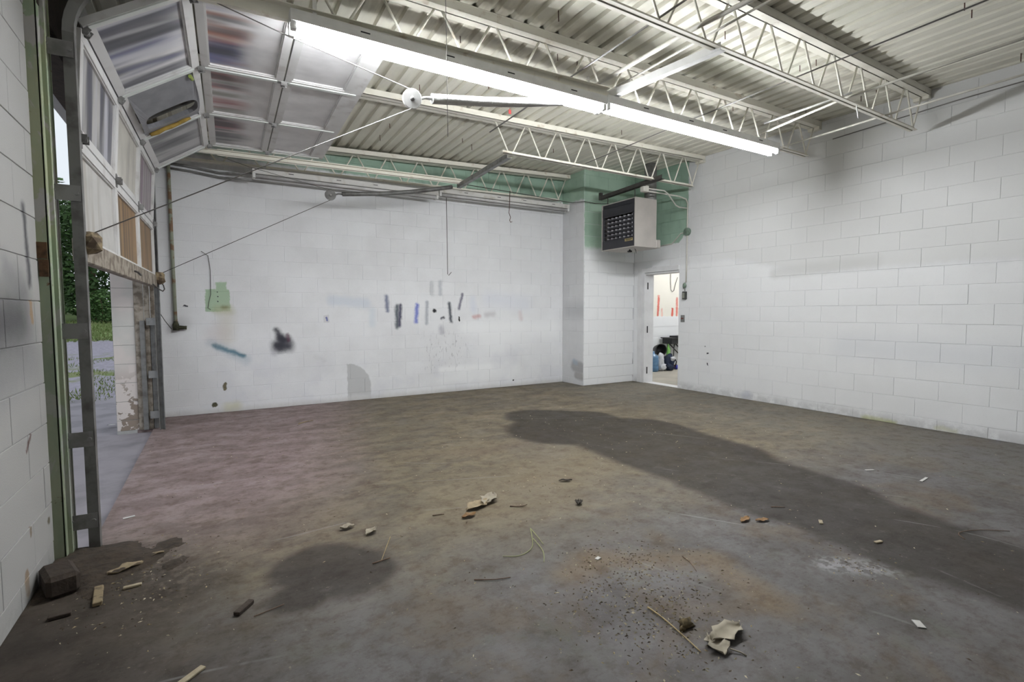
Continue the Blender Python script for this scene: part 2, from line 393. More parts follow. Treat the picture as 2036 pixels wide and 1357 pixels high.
# floor -------------------------------------------------------------
def floor_material():
    m, nt, b = newmat('concrete_floor')
    P, u, v, pos = plane_coords(nt, 'f', 0.35, 1.6)
    P2, u2_, v2_, _ = plane_coords(nt, 'f', 0.10, 5.0)
    n1 = noise_n(nt, pos, 0.9, 6, .62); n2 = noise_n(nt, pos, 3.5, 6, .65); n3 = noise_n(nt, pos, 22, 4, .6)
    sw = noise_n(nt, vscale(nt, pos, (1.0, 1.9, 1)), 2.4, 9, .70, dist=.5)
    grey = mix(nt, ramp(nt, n2, .32, .68), (.120, .114, .115), (.090, .084, .081))
    grey = mix(nt, ramp(nt, noise_n(nt, pos, 1.7, 6, .66, dist=.5), .47, .66, 0, .85), grey, (.116, .094, .073))
    grey = mix(nt, ramp(nt, noise_n(nt, pos, 2.9, 5, .6), .56, .68, 0, .5), grey, (.098, .100, .080))
    dust = mix(nt, ramp(nt, sw, .35, .65), (.185, .155, .105), (.110, .093, .069))
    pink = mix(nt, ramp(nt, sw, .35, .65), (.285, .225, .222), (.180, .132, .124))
    brown = mix(nt, ramp(nt, n2, .35, .65), (.046, .036, .028), (.032, .026, .021))
    # dusty yellow-brown middle and far part
    c = mix(nt, math_n(nt, 'MULTIPLY', ramp(nt, v, 1.7, 3.0), ramp(nt, n1, .22, .55, .55, 1)), grey, dust)
    c = mix(nt, math_n(nt, 'MULTIPLY', ramp(nt, u, 4.4, 5.4, 0, .55), ramp(nt, n2, .3, .6)), c, (.170, .165, .145))
    # pinkish daylight tint by the vehicle door, painted into the floor colour
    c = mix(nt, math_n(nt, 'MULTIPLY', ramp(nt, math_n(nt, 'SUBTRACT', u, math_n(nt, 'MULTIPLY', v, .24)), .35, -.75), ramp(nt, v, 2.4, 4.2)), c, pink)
    # darker brown towards the front left corner and along tyre marks
    c = mix(nt, math_n(nt, 'MULTIPLY', ramp(nt, math_n(nt, 'ADD', u, math_n(nt, 'MULTIPLY', v, .3)), 1.05, .1), ramp(nt, v, 3.5, 2.6)), c, brown)
    c = mix(nt, math_n(nt, 'MULTIPLY', seg_mask(nt, P2, (-.5,3.1), (-.25,2.75), .25, .2), ramp(nt, n3, .35, .55)), c, (.055, .044, .034))
    c = mix(nt, math_n(nt, 'MULTIPLY', seg_mask(nt, P2, (1.5,2.9), (2.6,3.4), .35, .35, .6), ramp(nt, sw, .4, .6)), c, (.21, .17, .108))
    for a, b_, r, s_, st in (((1.65,1.95),(2.15,1.65),.08,.09,.95), ((2.15,1.65),(2.05,1.25),.08,.09,.95), ((1.45,1.9),(1.65,1.95),.08,.09,.95),
                             ((2.5,4.1),(2.0,4.05),.12,.12,.6), ((2.0,4.05),(1.4,4.3),.10,.12,.45)):
        c = mix(nt, math_n(nt, 'MULTIPLY', seg_mask(nt, P2, a, b_, r, s_, st), ramp(nt, n3, .2, .5)), c, (.145, .112, .077))
    # pale scraped spots
    c = mix(nt, math_n(nt, 'MULTIPLY', seg_mask(nt, P2, (2.62,1.30), (2.80,1.15), .07, .05, .7), ramp(nt, n3, .42, .55)), c, (.30, .30, .31))
    c = mix(nt, math_n(nt, 'MULTIPLY', seg_mask(nt, P2, (1.70,1.75), (1.95,1.62), .08, .06, .6), ramp(nt, n2, .4, .6)), c, (.26, .26, .24))
    c = mix(nt, math_n(nt, 'MULTIPLY', seg_mask(nt, P2, (3.02,1.92), (2.9,1.98), .03, .03, .7), ramp(nt, n3, .4, .6)), c, (.34, .33, .31))
    # big dark damp stain
    st = None
    for a, b_, r in (((3.35,5.05),(3.75,4.7),.42), ((3.2,4.35),(3.85,3.9),.62), ((3.65,3.6),(3.6,3.0),.72), ((3.55,3.0),(3.45,2.0),.60),
                     ((3.45,2.0),(3.3,1.2),.46), ((3.3,1.2),(3.3,.2),.40)):
        k = seg_mask(nt, P2, a, b_, r, .07)
        st = k if st is None else math_n(nt, 'MAXIMUM', st, k)
    st = math_n(nt, 'MULTIPLY', st, ramp(nt, n2, .15, .75, .97, .80))
    c = mix(nt, st, c, mix(nt, ramp(nt, n1, .35, .65), (.022, .017, .013), (.030, .026, .021)))
    # smaller dark stain near the camera
    s2 = seg_mask(nt, P2, (.42,2.62), (.52,2.48), .24, .045)
    s3 = seg_mask(nt, P2, (.30,2.38), (.42,2.45), .14, .05)
    s2 = math_n(nt, 'MULTIPLY', math_n(nt, 'MAXIMUM', s2, s3), .85)
    c = mix(nt, s2, c, (.030, .024, .020))
    # fine mottling of trodden dirt
    def mul(fac, c_, col):
        n_ = node(nt, 'ShaderNodeMix', data_type='RGBA', blend_type='MULTIPLY'); setin(nt, n_.inputs[0], fac); setin(nt, n_.inputs[6], c_); n_.inputs[7].default_value = (*col, 1); return n_.outputs[2]
    c = mul(ramp(nt, noise_n(nt, pos, 9, 7, .72), .46, .64, 0, .8), c, (.66, .60, .54))
    c = mul(ramp(nt, noise_n(nt, vscale(nt, pos, (1, 1.7, 1)), 26, 6, .7), .50, .66, 0, .7), c, (.70, .66, .62))
    c = mix(nt, ramp(nt, noise_n(nt, pos, 6, 6, .7), .58, .72, 0, .22), c, (.19, .175, .155))
    # fine speckle
    c = mix(nt, ramp(nt, noise_n(nt, pos, 60, 3, .6), .60, .75, 0, .45), c, (.07, .055, .045))
    c = mix(nt, ramp(nt, noise_n(nt, pos, 45, 3, .6), .66, .74, 0, .35), c, (.34, .29, .22))
    # thin pale scratches
    wv = node(nt, 'ShaderNodeTexWave', wave_type='RINGS', rings_direction='SPHERICAL'); link(nt, pos, wv.inputs['Vector'])
    wv.inputs['Scale'].default_value = .55; wv.inputs['Distortion'].default_value = 6; wv.inputs['Detail'].default_value = 1
    c = mix(nt, math_n(nt, 'MULTIPLY', ramp(nt, wv.outputs['Fac'], .9975, 1.0, 0, .35), ramp(nt, n1, .5, .6)), c, (.30, .30, .30))
    link(nt, c, b.inputs['Base Color'])
    link(nt, ramp(nt, n2, .3, .7, .62, .85), b.inputs['Roughness'])
    b.inputs['Specular IOR Level'].default_value = 0.35
    h = math_n(nt, 'ADD', math_n(nt, 'MULTIPLY', n2, .6), math_n(nt, 'MULTIPLY', n3, .4))
    bump(nt, b, h, .35, .012)
    return m
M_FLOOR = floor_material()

# deck ---------------------------------------------------------------
JY = (2.50, 3.61, 5.33, 7.20)
def deck_material():
    m, nt, b = newmat('deck_paint')
    pos = node(nt, 'ShaderNodeNewGeometry').outputs['Position']
    sp = node(nt, 'ShaderNodeSeparateXYZ'); link(nt, pos, sp.inputs[0])
    y = sp.outputs['Y']
    n1 = noise_n(nt, vscale(nt, pos, (7, .8, 7)), 1.5, 4, .6); n2 = noise_n(nt, vscale(nt, pos, (6.6, 1.8, .1)), 1.0, 3, .6)
    c = mix(nt, ramp(nt, n1, .3, .7), (.82, .80, .70), (.72, .70, .61))
    c = mix(nt, ramp(nt, noise_n(nt, pos, .8, 4), .5, .68, 0, .45), c, (.55, .56, .46))
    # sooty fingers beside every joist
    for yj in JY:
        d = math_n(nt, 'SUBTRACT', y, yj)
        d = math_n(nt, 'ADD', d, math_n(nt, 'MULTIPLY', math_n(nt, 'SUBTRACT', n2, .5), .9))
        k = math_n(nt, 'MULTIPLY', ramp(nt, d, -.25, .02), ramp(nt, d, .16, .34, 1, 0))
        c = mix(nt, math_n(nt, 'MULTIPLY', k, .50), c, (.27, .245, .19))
    link(nt, c, b.inputs['Base Color']); b.inputs['Roughness'].default_value = .55
    bump(nt, b, noise_n(nt, pos, 30, 3), .1, .004)
    return m
M_DECK = deck_material()

M_JOIST = simple('joist_paint', (.80, .775, .685), .5, 0, .10, 9, col2=(.62, .55, .45), lo=.58, hi=.72)
M_WHITEMETAL = simple('white_enamel', (.80, .80, .79), .4, 0, .06, 8)
M_OLDWHITE = simple('dusty_enamel', (.66, .65, .63), .5, 0, .10, 7, col2=(.46, .43, .38), lo=.5, hi=.75)
M_GALV = simple('galvanised_steel', (.30, .30, .295), .5, .55, .16, 9, col2=(.19, .185, .18), lo=.42, hi=.68, bmp=.05)
M_GALVD = simple('dull_galvanised_steel', (.22, .22, .215), .55, .45, .16, 9, col2=(.13, .125, .12), lo=.42, hi=.68, bmp=.05)
M_STEELD = simple('dark_steel', (.075, .070, .065), .6, .3, .15, 12)
M_BLACK = simple('black_plastic', (.012, .012, .013), .5)
M_DARKSLOT = simple('dark_slot', (.02, .02, .022), .8)
M_CABLE = simple('steel_cable', (.30, .29, .28), .5, .4)
M_CABLED = simple('dark_cable', (.07, .065, .06), .6)
M_LIT = emit('lit_tube', (.965, .985, 1.0), TUBE_L)
M_LITIN = emit('unseen_lit_tube_inner', (.97, .98, .98), INNER_L)
M_TUBEOFF = simple('unlit_tube', (.72, .71, .71), .3)
M_HEATER = simple('heater_cabinet', (.47, .44, .41), .45, .15, .05, 5)
M_HEATDK = simple('heater_front', (.028, .028, .036), .45, 0, .1)
M_PIN = simple('rusty_pin', (.10, .045, .03), .8)
M_WOOD = simple('weathered_wood', (.34, .30, .25), .8, 0, .18, 14, col2=(.17, .14, .11), lo=.42, hi=.62, bmp=.2, bscale=40)
M_WOODRAW = simple('raw_wood', (.27, .21, .125), .8, 0, .25, 18, col2=(.10, .07, .045), lo=.45, hi=.62, bmp=.3, bscale=30)
M_TWIG = simple('twig_bark', (.16, .10, .065), .85, 0, .2, 30)
M_STRAW = simple('dry_stem', (.45, .34, .17), .8, 0, .15, 30)
M_DARKWOOD = simple('dirty_wood', (.05, .036, .027), .9, 0, .2, 20, bmp=.3)
M_SOIL = simple('swept_soil', (.060, .044, .031), .95, 0, .25, 25, bmp=.6, bscale=50)
M_LEAF = simple('dry_leaf', (.34, .27, .17), .8, 0, .15, 25)
M_LEAFP = simple('pale_leaf', (.37, .33, .255), .75, 0, .12, 14)
M_LEAFD = simple('dark_leaf', (.06, .05, .04), .85, 0, .2, 25)
M_LEAFO = simple('orange_leaf', (.24, .135, .055), .8, 0, .2, 25)
M_CHIP = simple('pale_chip', (.42, .36, .25), .8, 0, .15, 40)
M_PAPER = simple('white_scrap', (.60, .59, .57), .7)
M_GRASSB = simple('green_stem', (.36, .38, .17), .7)
M_CONDUIT = simple('painted_conduit', (.68, .66, .60), .5, 0, .1, 8)
M_GREENBOX = simple('green_box', (.22, .30, .24), .6, 0, .2, 30)
M_TRIM = simple('door_trim_white', (.78, .78, .79), .5, 0, .05, 5)

def jamb_material():
    m, nt, b = newmat('peeling_green_jamb')
    pos = node(nt, 'ShaderNodeNewGeometry').outputs['Position']
    v1 = vscale(nt, pos, (1, 1, .45))
    c = mix(nt, ramp(nt, noise_n(nt, v1, 5, 5, .6), .40, .60), (.42, .45, .30), (.35, .43, .30))
    c = mix(nt, ramp(nt, noise_n(nt, vscale(nt, pos, (1, 1, .5)), 4.2, 5, .65, dist=.6), .52, .56), c, (.50, .49, .47))
    c = mix(nt, ramp(nt, noise_n(nt, pos, 11, 5, .7), .66, .70), c, (.20, .11, .06))
    sp = node(nt, 'ShaderNodeSeparateXYZ'); link(nt, pos, sp.inputs[0])
    c = mix(nt, ramp(nt, sp.outputs['Z'], 1.45, 1.15, 0, .55), c, mix(nt, ramp(nt, noise_n(nt, v1, 6, 4), .4, .6), (.29, .32, .25), (.20, .26, .19)))
    link(nt, c, b.inputs['Base Color']); b.inputs['Roughness'].default_value = .7
    bump(nt, b, noise_n(nt, pos, 20, 4), .2, .004)
    return m
M_JAMB = jamb_material()

def streak_panel(name, base, cols, seed, along='x', amount=.6, lo=.48, hi=.62, fine=14.0, wlo=.40, whi=.66):
    """painted door panel with soft spray streaks; object coordinates: x along section, y across door"""
    m, nt, b = newmat(name)
    vec = node(nt, 'ShaderNodeTexCoord').outputs['UV']
    add = node(nt, 'ShaderNodeVectorMath', operation='ADD'); link(nt, vec, add.inputs[0]); add.inputs[1].default_value = (seed*3.7, seed*1.9, seed)
    s = (1.2, fine, 1) if along == 'x' else (fine, 1.2, 1)
    sv = vscale(nt, add.outputs[0], s)
    c = mix(nt, ramp(nt, noise_n(nt, add.outputs[0], 4, 5), .35, .7), base, tuple(x*.84 for x in base))
    sx = node(nt, 'ShaderNodeSeparateXYZ'); link(nt, vec, sx.inputs[0])
    win = ramp(nt, math_n(nt, 'ADD', sx.outputs[0], math_n(nt, 'MULTIPLY', noise_n(nt, add.outputs[0], 2.2, 2), .5)), wlo, whi, 1, .03)
    for i, col in enumerate(cols):
        off = node(nt, 'ShaderNodeVectorMath', operation='ADD'); link(nt, sv, off.inputs[0]); off.inputs[1].default_value = (i*11.3, i*7.7, i*5.1)
        k = ramp(nt, noise_n(nt, off.outputs[0], .55, 2, .5), lo, hi)
        c = mix(nt, math_n(nt, 'MULTIPLY', math_n(nt, 'MULTIPLY', k, win), amount), c, col)
    link(nt, c, b.inputs['Base Color']); b.inputs['Roughness'].default_value = .5
    return m

DP = (.76, .75, .76)
M_DOORFR = simple('door_frame_paint', (.66, .655, .65), .5, 0, .10, 6, col2=(.52, .50, .49), lo=.5, hi=.72)
M_DOORST = simple('door_stile_strip', (.70, .73, .70), .4, .2, .08, 6)
M_P = {
 'plain': streak_panel('panel_plain', DP, [(.40,.38,.40)], 1, amount=.15),
 'bluedark': streak_panel('panel_blue_dark', DP, [(.05,.05,.07), (.10,.11,.24), (.06,.06,.08), (.60,.60,.64), (.05,.05,.06)], 2, amount=.85, lo=.45, hi=.62, fine=9, wlo=.62, whi=.95),
 'mixed': streak_panel('panel_mixed', DP, [(.04,.04,.06), (.10,.11,.30), (.40,.16,.10), (.06,.06,.07)], 3, amount=.85, lo=.48, hi=.62, fine=9),
 'red': streak_panel('panel_red', DP, [(.35,.06,.06), (.20,.20,.16), (.06,.06,.07)], 4, amount=.75, lo=.48, hi=.64, fine=9),
 'reddark': streak_panel('panel_red_dark', DP, [(.30,.06,.08), (.04,.04,.05), (.08,.08,.1)], 5, amount=.8, lo=.46, hi=.62, fine=9),
 'grey': streak_panel('panel_grey', (.46,.455,.46), [(.06,.06,.07), (.10,.10,.11)], 6, amount=.7, lo=.47, hi=.64, fine=8, wlo=.62, whi=.95),
 'vdark': streak_panel('panel_vertical_dark', (.44,.43,.42), [(.05,.05,.06), (.09,.09,.12), (.45,.45,.5)], 7, amount=.85, lo=.45, hi=.6, fine=10, wlo=.62, whi=.95),
 'cream': streak_panel('panel_cream', (.55,.53,.48), [(.45,.42,.30), (.2,.18,.18)], 8, amount=.4, lo=.55, hi=.68, fine=8, wlo=.7, whi=1.0),
 'purple': streak_panel('panel_purple', (.42,.40,.40), [(.20,.12,.18), (.25,.22,.22)], 9, amount=.75, lo=.45, hi=.6, fine=18, wlo=.8, whi=1.1),
 'whiteplank': streak_panel('panel_white_plank', (.56,.55,.53), [(.22,.21,.2), (.35,.32,.28)], 10, amount=.6, lo=.55, hi=.64, fine=16, wlo=.8, whi=1.1),
 'ply': streak_panel('panel_bare_plywood', (.25,.145,.06), [(.14,.075,.03), (.32,.20,.09), (.05,.035,.02)], 12, amount=.6, lo=.48, hi=.62, fine=20, wlo=.8, whi=1.1),
}

# ---------------------------------------------------------------- dimensions
XL, XR, YB = -0.745, 6.558, 7.354        # inner faces: left wall, right wall, back wall
XC, YC = 5.40, 6.76                      # pipe chase in the far right corner
YF = -3.6                                # wall behind the camera
Z0, DZ = 0.113, 0.2032                   # masonry courses
WT = 0.20
def zdeck(x, y):
    yy = max(y, 1.2)
    return 3.670 - .0192*x - .0282*yy + .00729*x*yy

# ---------------------------------------------------------------- floor and ground
SLAB_X = -0.62
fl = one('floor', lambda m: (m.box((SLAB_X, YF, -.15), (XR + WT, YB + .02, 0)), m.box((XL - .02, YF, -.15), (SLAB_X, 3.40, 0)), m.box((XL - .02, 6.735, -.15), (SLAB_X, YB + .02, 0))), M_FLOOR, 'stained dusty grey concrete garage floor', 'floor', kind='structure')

M_APRON = simple('apron_concrete', (.27, .25, .275), .85, 0, .12, 2.5, col2=(.19, .178, .195), lo=.42, hi=.68, bmp=.15, bscale=30)
one('apron', lambda m: (m.box((-12, 2.2, -.20), (XL - WT, 9.8, -.035)), m.box((XL - WT, 3.40, -.2), (SLAB_X - .012, 6.735, -.035))), M_APRON, 'grey concrete apron outside the open overhead door', 'pavement', kind='structure')

def ground_material():
    m, nt, b = newmat('gravel_and_grass')
    pos = node(nt, 'ShaderNodeNewGeometry').outputs['Position']
    sp = node(nt, 'ShaderNodeSeparateXYZ'); link(nt, pos, sp.inputs[0]); y = sp.outputs['Y']
    n1 = noise_n(nt, vscale(nt, pos, (.7, .35, 1)), 1.3, 5, .6); n2 = noise_n(nt, pos, 9, 4, .6)
    gravel = mix(nt, ramp(nt, n2, .3, .7), (.36, .335, .40), (.24, .22, .26))
    grass = mix(nt, ramp(nt, noise_n(nt, pos, 3.5, 5), .3, .7), (.14, .19, .055), (.20, .21, .09))
    c = mix(nt, ramp(nt, n1, .50, .60), gravel, grass)
    c = mix(nt, ramp(nt, y, 20.5, 22.5), c, gravel)
    c = mix(nt, ramp(nt, y, 30, 33), c, mix(nt, ramp(nt, n2, .3, .7), (.15, .235, .06), (.20, .27, .09)))
    link(nt, c, b.inputs['Base Color']); b.inputs['Roughness'].default_value = .95
    bump(nt, b, n2, .6, .05)
    return m
def ground_z(x, y):
    t = max(0.0, (y - 28) / 40.0)
    return -.09 + 1.9*t*t*(1 if t < 1 else 1) + .03*math.sin(x*.9)*math.sin(y*.5)
def gnd(m):
    nx, ny = 40, 48
    xs = [-40 + 46*i/nx for i in range(nx+1)]; ys = [-8 + (70+8)*(j/ny)**1.0 for j in range(ny+1)]
    vs_ = []
    for y in ys:
        for x in xs:
            xx = min(x, -3.0) if y < 9.3 else x
            vs_.append((x, y, ground_z(x, y) - (.10 if y < 10.0 else 0)))
    m.add(vs_, [(j*(nx+1)+i, j*(nx+1)+i+1, (j+1)*(nx+1)+i+1, (j+1)*(nx+1)+i) for j in range(ny) for i in range(nx)
                if not (ys[j+1] < 9.6 and xs[i+1] > -11)], True)
one('ground', gnd, ground_material(), 'patchy gravel yard and grass beyond the apron', 'ground', kind='structure')

# ---------------------------------------------------------------- masonry walls
BLOCKS = {}
def block_mesh(L, h, t, mat):
    key = (round(L, 3), round(h, 3), mat.name)
    if key not in BLOCKS:
        me = bpy.data.meshes.new('block'); bm = bmesh.new()
        bmesh.ops.create_cube(bm, size=1.0)
        bmesh.ops.scale(bm, vec=(L, t, h), verts=bm.verts)
        bmesh.ops.bevel(bm, geom=[e for e in bm.edges if all(v.co.y < 0 for v in e.verts)], offset=.0016, segments=1, affect='EDGES')
        bm.to_mesh(me); bm.free(); me.materials.append(mat)
        BLOCKS[key] = me
    return BLOCKS[key]

def lay(parent, mat, axis, facing, face, s0, s1, module, phase_even, phase_odd, holes=(), ztop=lambda s: 3.58, zbot=0.0, rows=None):
    """lay blocks on a wall face. axis 'x': wall along X at Y=face (facing -Y). axis 'y': along Y at X=face, facing +-X"""
    T = .012; gz, gs = .0048, .0026
    cuts = [zbot] + [Z0 + DZ*k for k in range(19) if Z0 + DZ*k > zbot + .02]
    for i in range(len(cuts) - 1):
        za, zb = cuts[i], cuts[i+1]
        k = round((zb - Z0)/DZ) - 1
        ph = phase_even if k % 2 == 0 else phase_odd
        joints = []
        n = math.floor((s0 - ph)/module)
        while ph + n*module < s1:
            joints.append(ph + n*module); n += 1
        joints.append(ph + n*module)
        for a, b in zip(joints[:-1], joints[1:]):
            segs = [(max(a, s0), min(b, s1))]
            for (h0, h1, hz0, hz1) in holes:
                if zb > hz0 + .01 and za < hz1 - .01:
                    out = []
                    for p, q in segs:
                        if q <= h0 or p >= h1: out.append((p, q)); continue
                        if p < h0: out.append((p, h0))
                        if q > h1: out.append((h1, q))
                    segs = out
            for p, q in segs:
                if q - p < .03: continue
                zt = min(zb, ztop((p+q)/2))
                if zt - za < .03: continue
                L = q - p - gs; h = zt - za - gz
                o = bpy.data.objects.new('block', block_mesh(L, h, T, mat)); COL.objects.link(o)
                mid = (p+q)/2; jit = random.uniform(-.0012, .0012)
                if axis == 'x':
                    o.location = (mid, face + T/2 + jit, (za+zt)/2)
                else:
                    o.location = (face + facing*(-T/2) + jit, mid, (za+zt)/2)
                    o.rotation_euler = (0, 0, PI/2 if facing > 0 else -PI/2)
                o.parent = parent

G = .0045   # joint depth
wb_ = one('wall_back', lambda m: m.box((XL - WT, YB + G, -.15), (XR + WT, YB + WT, 3.85)), M_BACK, 'white painted concrete block back wall with spray-paint marks', 'wall', kind='structure')
lay(wb_, M_BACK, 'x', 0, YB, XL, XC - .002, .411, .205, -.001, ztop=lambda s: zdeck(s, YB) - .02)

DY0, DY1, DZT = 5.735, 6.50, 1.942
def wr(m):
    m.box((XR + G, YF, -.15), (XR + WT, DY0, 3.85))
    m.box((XR + G, DY1, -.15), (XR + WT, YB + WT, 3.85))
    m.box((XR + G, DY0, DZT), (XR + WT, DY1, 3.85))
wr_ = one('wall_right', wr, M_RIGHT, 'long white painted concrete block wall on the right', 'wall', kind='structure')
lay(wr_, M_RIGHT, 'y', -1, XR, 1.2, YC - .002, .4085, 2.049, 1.845, holes=[(DY0, DY1, -1, DZT)], ztop=lambda s: zdeck(XR, s) - .01)
_m = MB()   # courses of the same wall outside the picture, too many to matter singly
for k in range(-1, 17):
    za = 0 if k < 0 else Z0 + DZ*k; zb = Z0 + DZ*(k+1)
    s = YF + (0 if k % 2 else .2)
    while s < 1.19:
        e = min(s + .4085, 1.198); _m.box((XR, s + .002, za + .003), (XR + .012, e - .002, min(zb, 3.5) - .004)); s = e
_o = _m.build('block_field', M_RIGHT, wr_); _o['kind'] = 'stuff'

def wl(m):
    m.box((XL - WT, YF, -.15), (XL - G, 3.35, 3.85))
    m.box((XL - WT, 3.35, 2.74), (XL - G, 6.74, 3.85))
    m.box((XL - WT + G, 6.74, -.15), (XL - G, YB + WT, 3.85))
wl_ = one('wall_left', wl, M_LEFT, 'grimy and shade-darkened white block wall beside the overhead door', 'wall', kind='structure')
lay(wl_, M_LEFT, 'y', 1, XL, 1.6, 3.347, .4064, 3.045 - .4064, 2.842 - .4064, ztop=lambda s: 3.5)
lay(wl_, M_REVEAL, 'x', 0, 6.735, XL - WT + .006, XL - .002, .4064, XL - WT, XL - WT, ztop=lambda s: 2.74)

ch_ = one('wall_chase', lambda m: m.box((XC + G, YC + G, 0), (XR, YB, 3.85)), M_CHS, 'block pipe chase boxed into the far right corner, green at the top', 'wall', kind='structure')
lay(ch_, M_CHF, 'x', 0, YC, XC, XR, .4064, XC + .12, XC + .32, ztop=lambda s: zdeck(s, YC) - .02)
lay(ch_, M_CHS, 'y', -1, XC, YC + .002, YB, .4064, YC + .2, YC, ztop=lambda s: zdeck(XC, s) - .02)

one('wall_front', lambda m: m.box((XL - WT, YF - WT, -.15), (XR + WT, YF, 3.85)), M_PLAIN, 'white block wall behind the viewer', 'wall', kind='structure')

# ---------------------------------------------------------------- ceiling deck (ribs run away from the camera)
PER = .1524
ceil = empty('ceiling', (3.0, 3.0, 3.55), 'cream painted ribbed metal roof deck over the joists', 'ceiling'); ceil['kind'] = 'structure'
prof = [(0, 0), (.100, 0), (.111, .030), (.141, .030), (.1524, 0)]
xs0 = XL - .05; sheet = 0
while xs0 < XR + .02:
    m = MB(); cols = []
    for r in range(6):
        for (dx, dz) in prof[:-1]: cols.append((xs0 + r*PER + dx, dz))
    cols.append((xs0 + 6*PER + .004, 0))
    cols = [(min(x, XR + .1), dz) for x, dz in cols]
    ys = [YF, -1.2, 1.2, 2.5, 3.6, 5.3, 6.4, YB + .05]
    vs_ = [(x, y, zdeck(x, y) + dz + (.002 if sheet % 2 else 0)) for y in ys for x, dz in cols]
    n = len(cols)
    m.add(vs_, [(j*n+i, j*n+i+1, (j+1)*n+i+1, (j+1)*n+i) for j in range(len(ys)-1) for i in range(n-1)])
    o = m.build('deck_sheet', M_DECK, ceil)
    md = o.modifiers.new('thickness', 'SOLIDIFY'); md.thickness = .0025; md.offset = 1
    xs0 += 6*PER; sheet += 1
one('roof', lambda m: m.box((XL - .4, YF - .3, 3.86), (XR + .3, YB + .3, 3.98)), M_STEELD, 'flat roof build-up above the metal deck', 'roof', kind='structure')
for (px, py) in [(1.84,3.96),(2.73,3.81),(3.0,3.87),(3.74,2.83),(4.85,2.84),(4.87,2.7),(4.94,1.65),(5.11,1.66),(6.12,2.9),(6.09,2.74),(5.16,3.78),(6.06,3.46),
                 (6.36,1.7),(1.85,4.96),(2.45,4.61),(1.89,6.1),(1.91,6.58),(4.26,6.04),(3.15,6.43),(2.38,3.31),(3.73,4.11),(4.04,4.59),(2.9,6.2),(4.6,5.0),(5.3,4.4)]:
    m = MB(); z = zdeck(px, py); m.tube([(px, py, z + .03), (px + .004, py, z - .055)], .004, 5); m.build('deck_nail', M_PIN, ceil)

# ---------------------------------------------------------------- bar joists
def joist(y, zt0, zt1, zb0, zb1, xb0, x0, label, first_web=None, light_angle=True):
    """top chord x0..XR at z zt0@x=0 .. zt1@x=XR ; bottom chord from xb0"""
    T = lambda x: zt0 + (zt1 - zt0)*x/XR
    B = lambda x: zb0 + (zb1 - zb0)*x/XR
    root = empty('roof_joist', (XR, y, T(XR) - .06), label, 'roof joist', 'open web joists under the deck')
    xe = XR - .004
    m = MB()   # two angles, back to back
    for s in (-1, 1):
        ya = y + s*.006
        m.obox((x0, ya, T(x0) - .065), (xe - x0, 0, T(xe) - T(x0)), (0, s*.005, 0), (0, 0, .065))
        m.obox((x0, ya, T(x0) - .006), (xe - x0, 0, T(xe) - T(x0)), (0, s*.066, 0), (0, 0, .006))
        m.obox((x0, ya, T(x0) - .066), (xe - x0, 0, T(xe) - T(x0)), (0, s*.064, 0), (0, 0, .006))
        m.obox((x0, y + s*.066, T(x0) - .066), (xe - x0, 0, T(xe) - T(x0)), (0, s*.004, 0), (0, 0, .060))
    m.build('top_chord', M_JOIST, root)
    m = MB(); xb1 = XR - .20
    for s in (-1, 1):
        ya = y + s*.007
        m.obox((xb0, ya, B(xb0)), (xb1 - xb0, 0, B(xb1) - B(xb0)), (0, s*.004, 0), (0, 0, .032))
        m.obox((xb0, ya, B(xb0)), (xb1 - xb0, 0, B(xb1) - B(xb0)), (0, s*.030, 0), (0, 0, .004))
    m.build('bottom_chord', M_JOIST, root)
    step = .465
    xn = XR - .173
    m = MB(); m.tube([(XR - .05, y, T(XR) - .05), (xn - .045, y, B(xn) + .016)], .009, 6); m.build('web_bar', M_JOIST, root)
    while xn > xb0 - .05:
        for sx in (1, -1):
            xt = xn + sx*(step/2 - .028); xbm = xn + sx*.028
            if xt > XR - .05 and sx > 0: continue
            m = MB()
            m.tube([(xbm, y, B(xbm) + .014), (xt, y, T(xt) - .06)], .0095, 6)
            m.build('web_bar', M_JOIST, root)
        xn -= step
    if light_angle:
        for xw in (XR - .06,):
            m = MB(); m.box((xw, y - .07, T(XR) - .10), (XR - .001, y + .07, T(XR) - .058)); m.build('bearing_plate', M_JOIST, root)
    return root
zt = lambda y: (zdeck(0, y), zdeck(XR, y))
joist(JY[0], *zt(JY[0]), 3.215, 3.150, -.70, -.70, 'cream open web joist nearest the viewer, at the upper right')
joist(JY[1], *zt(JY[1]), 3.215, 3.175, -.70, -.70, 'cream open web joist right above the lit fluorescent lamps')
joist(JY[2], *zt(JY[2]), 3.165, 3.172, 3.02, -.70, 'cream open web joist whose lower chord is cut short, ending above the unit heater')
def j4():
    T0, T1 = 3.50, 3.648
    root = joist(JY[3], *zt(JY[3]), 3.075, 3.205, -.70, -.70, 'cream open web joist against the graffitied back wall', light_angle=False)
    return root
# the last joist stops at the chase: build it with its own shorter length
_XR = XR; XR = XC
joist(JY[3], zdeck(0, JY[3]) - .035, zdeck(XC, JY[3]) - .01, 3.085, 3.19, -.70, -.70, 'cream open web joist running along the top of the graffitied back wall', light_angle=False)
XR = _XR

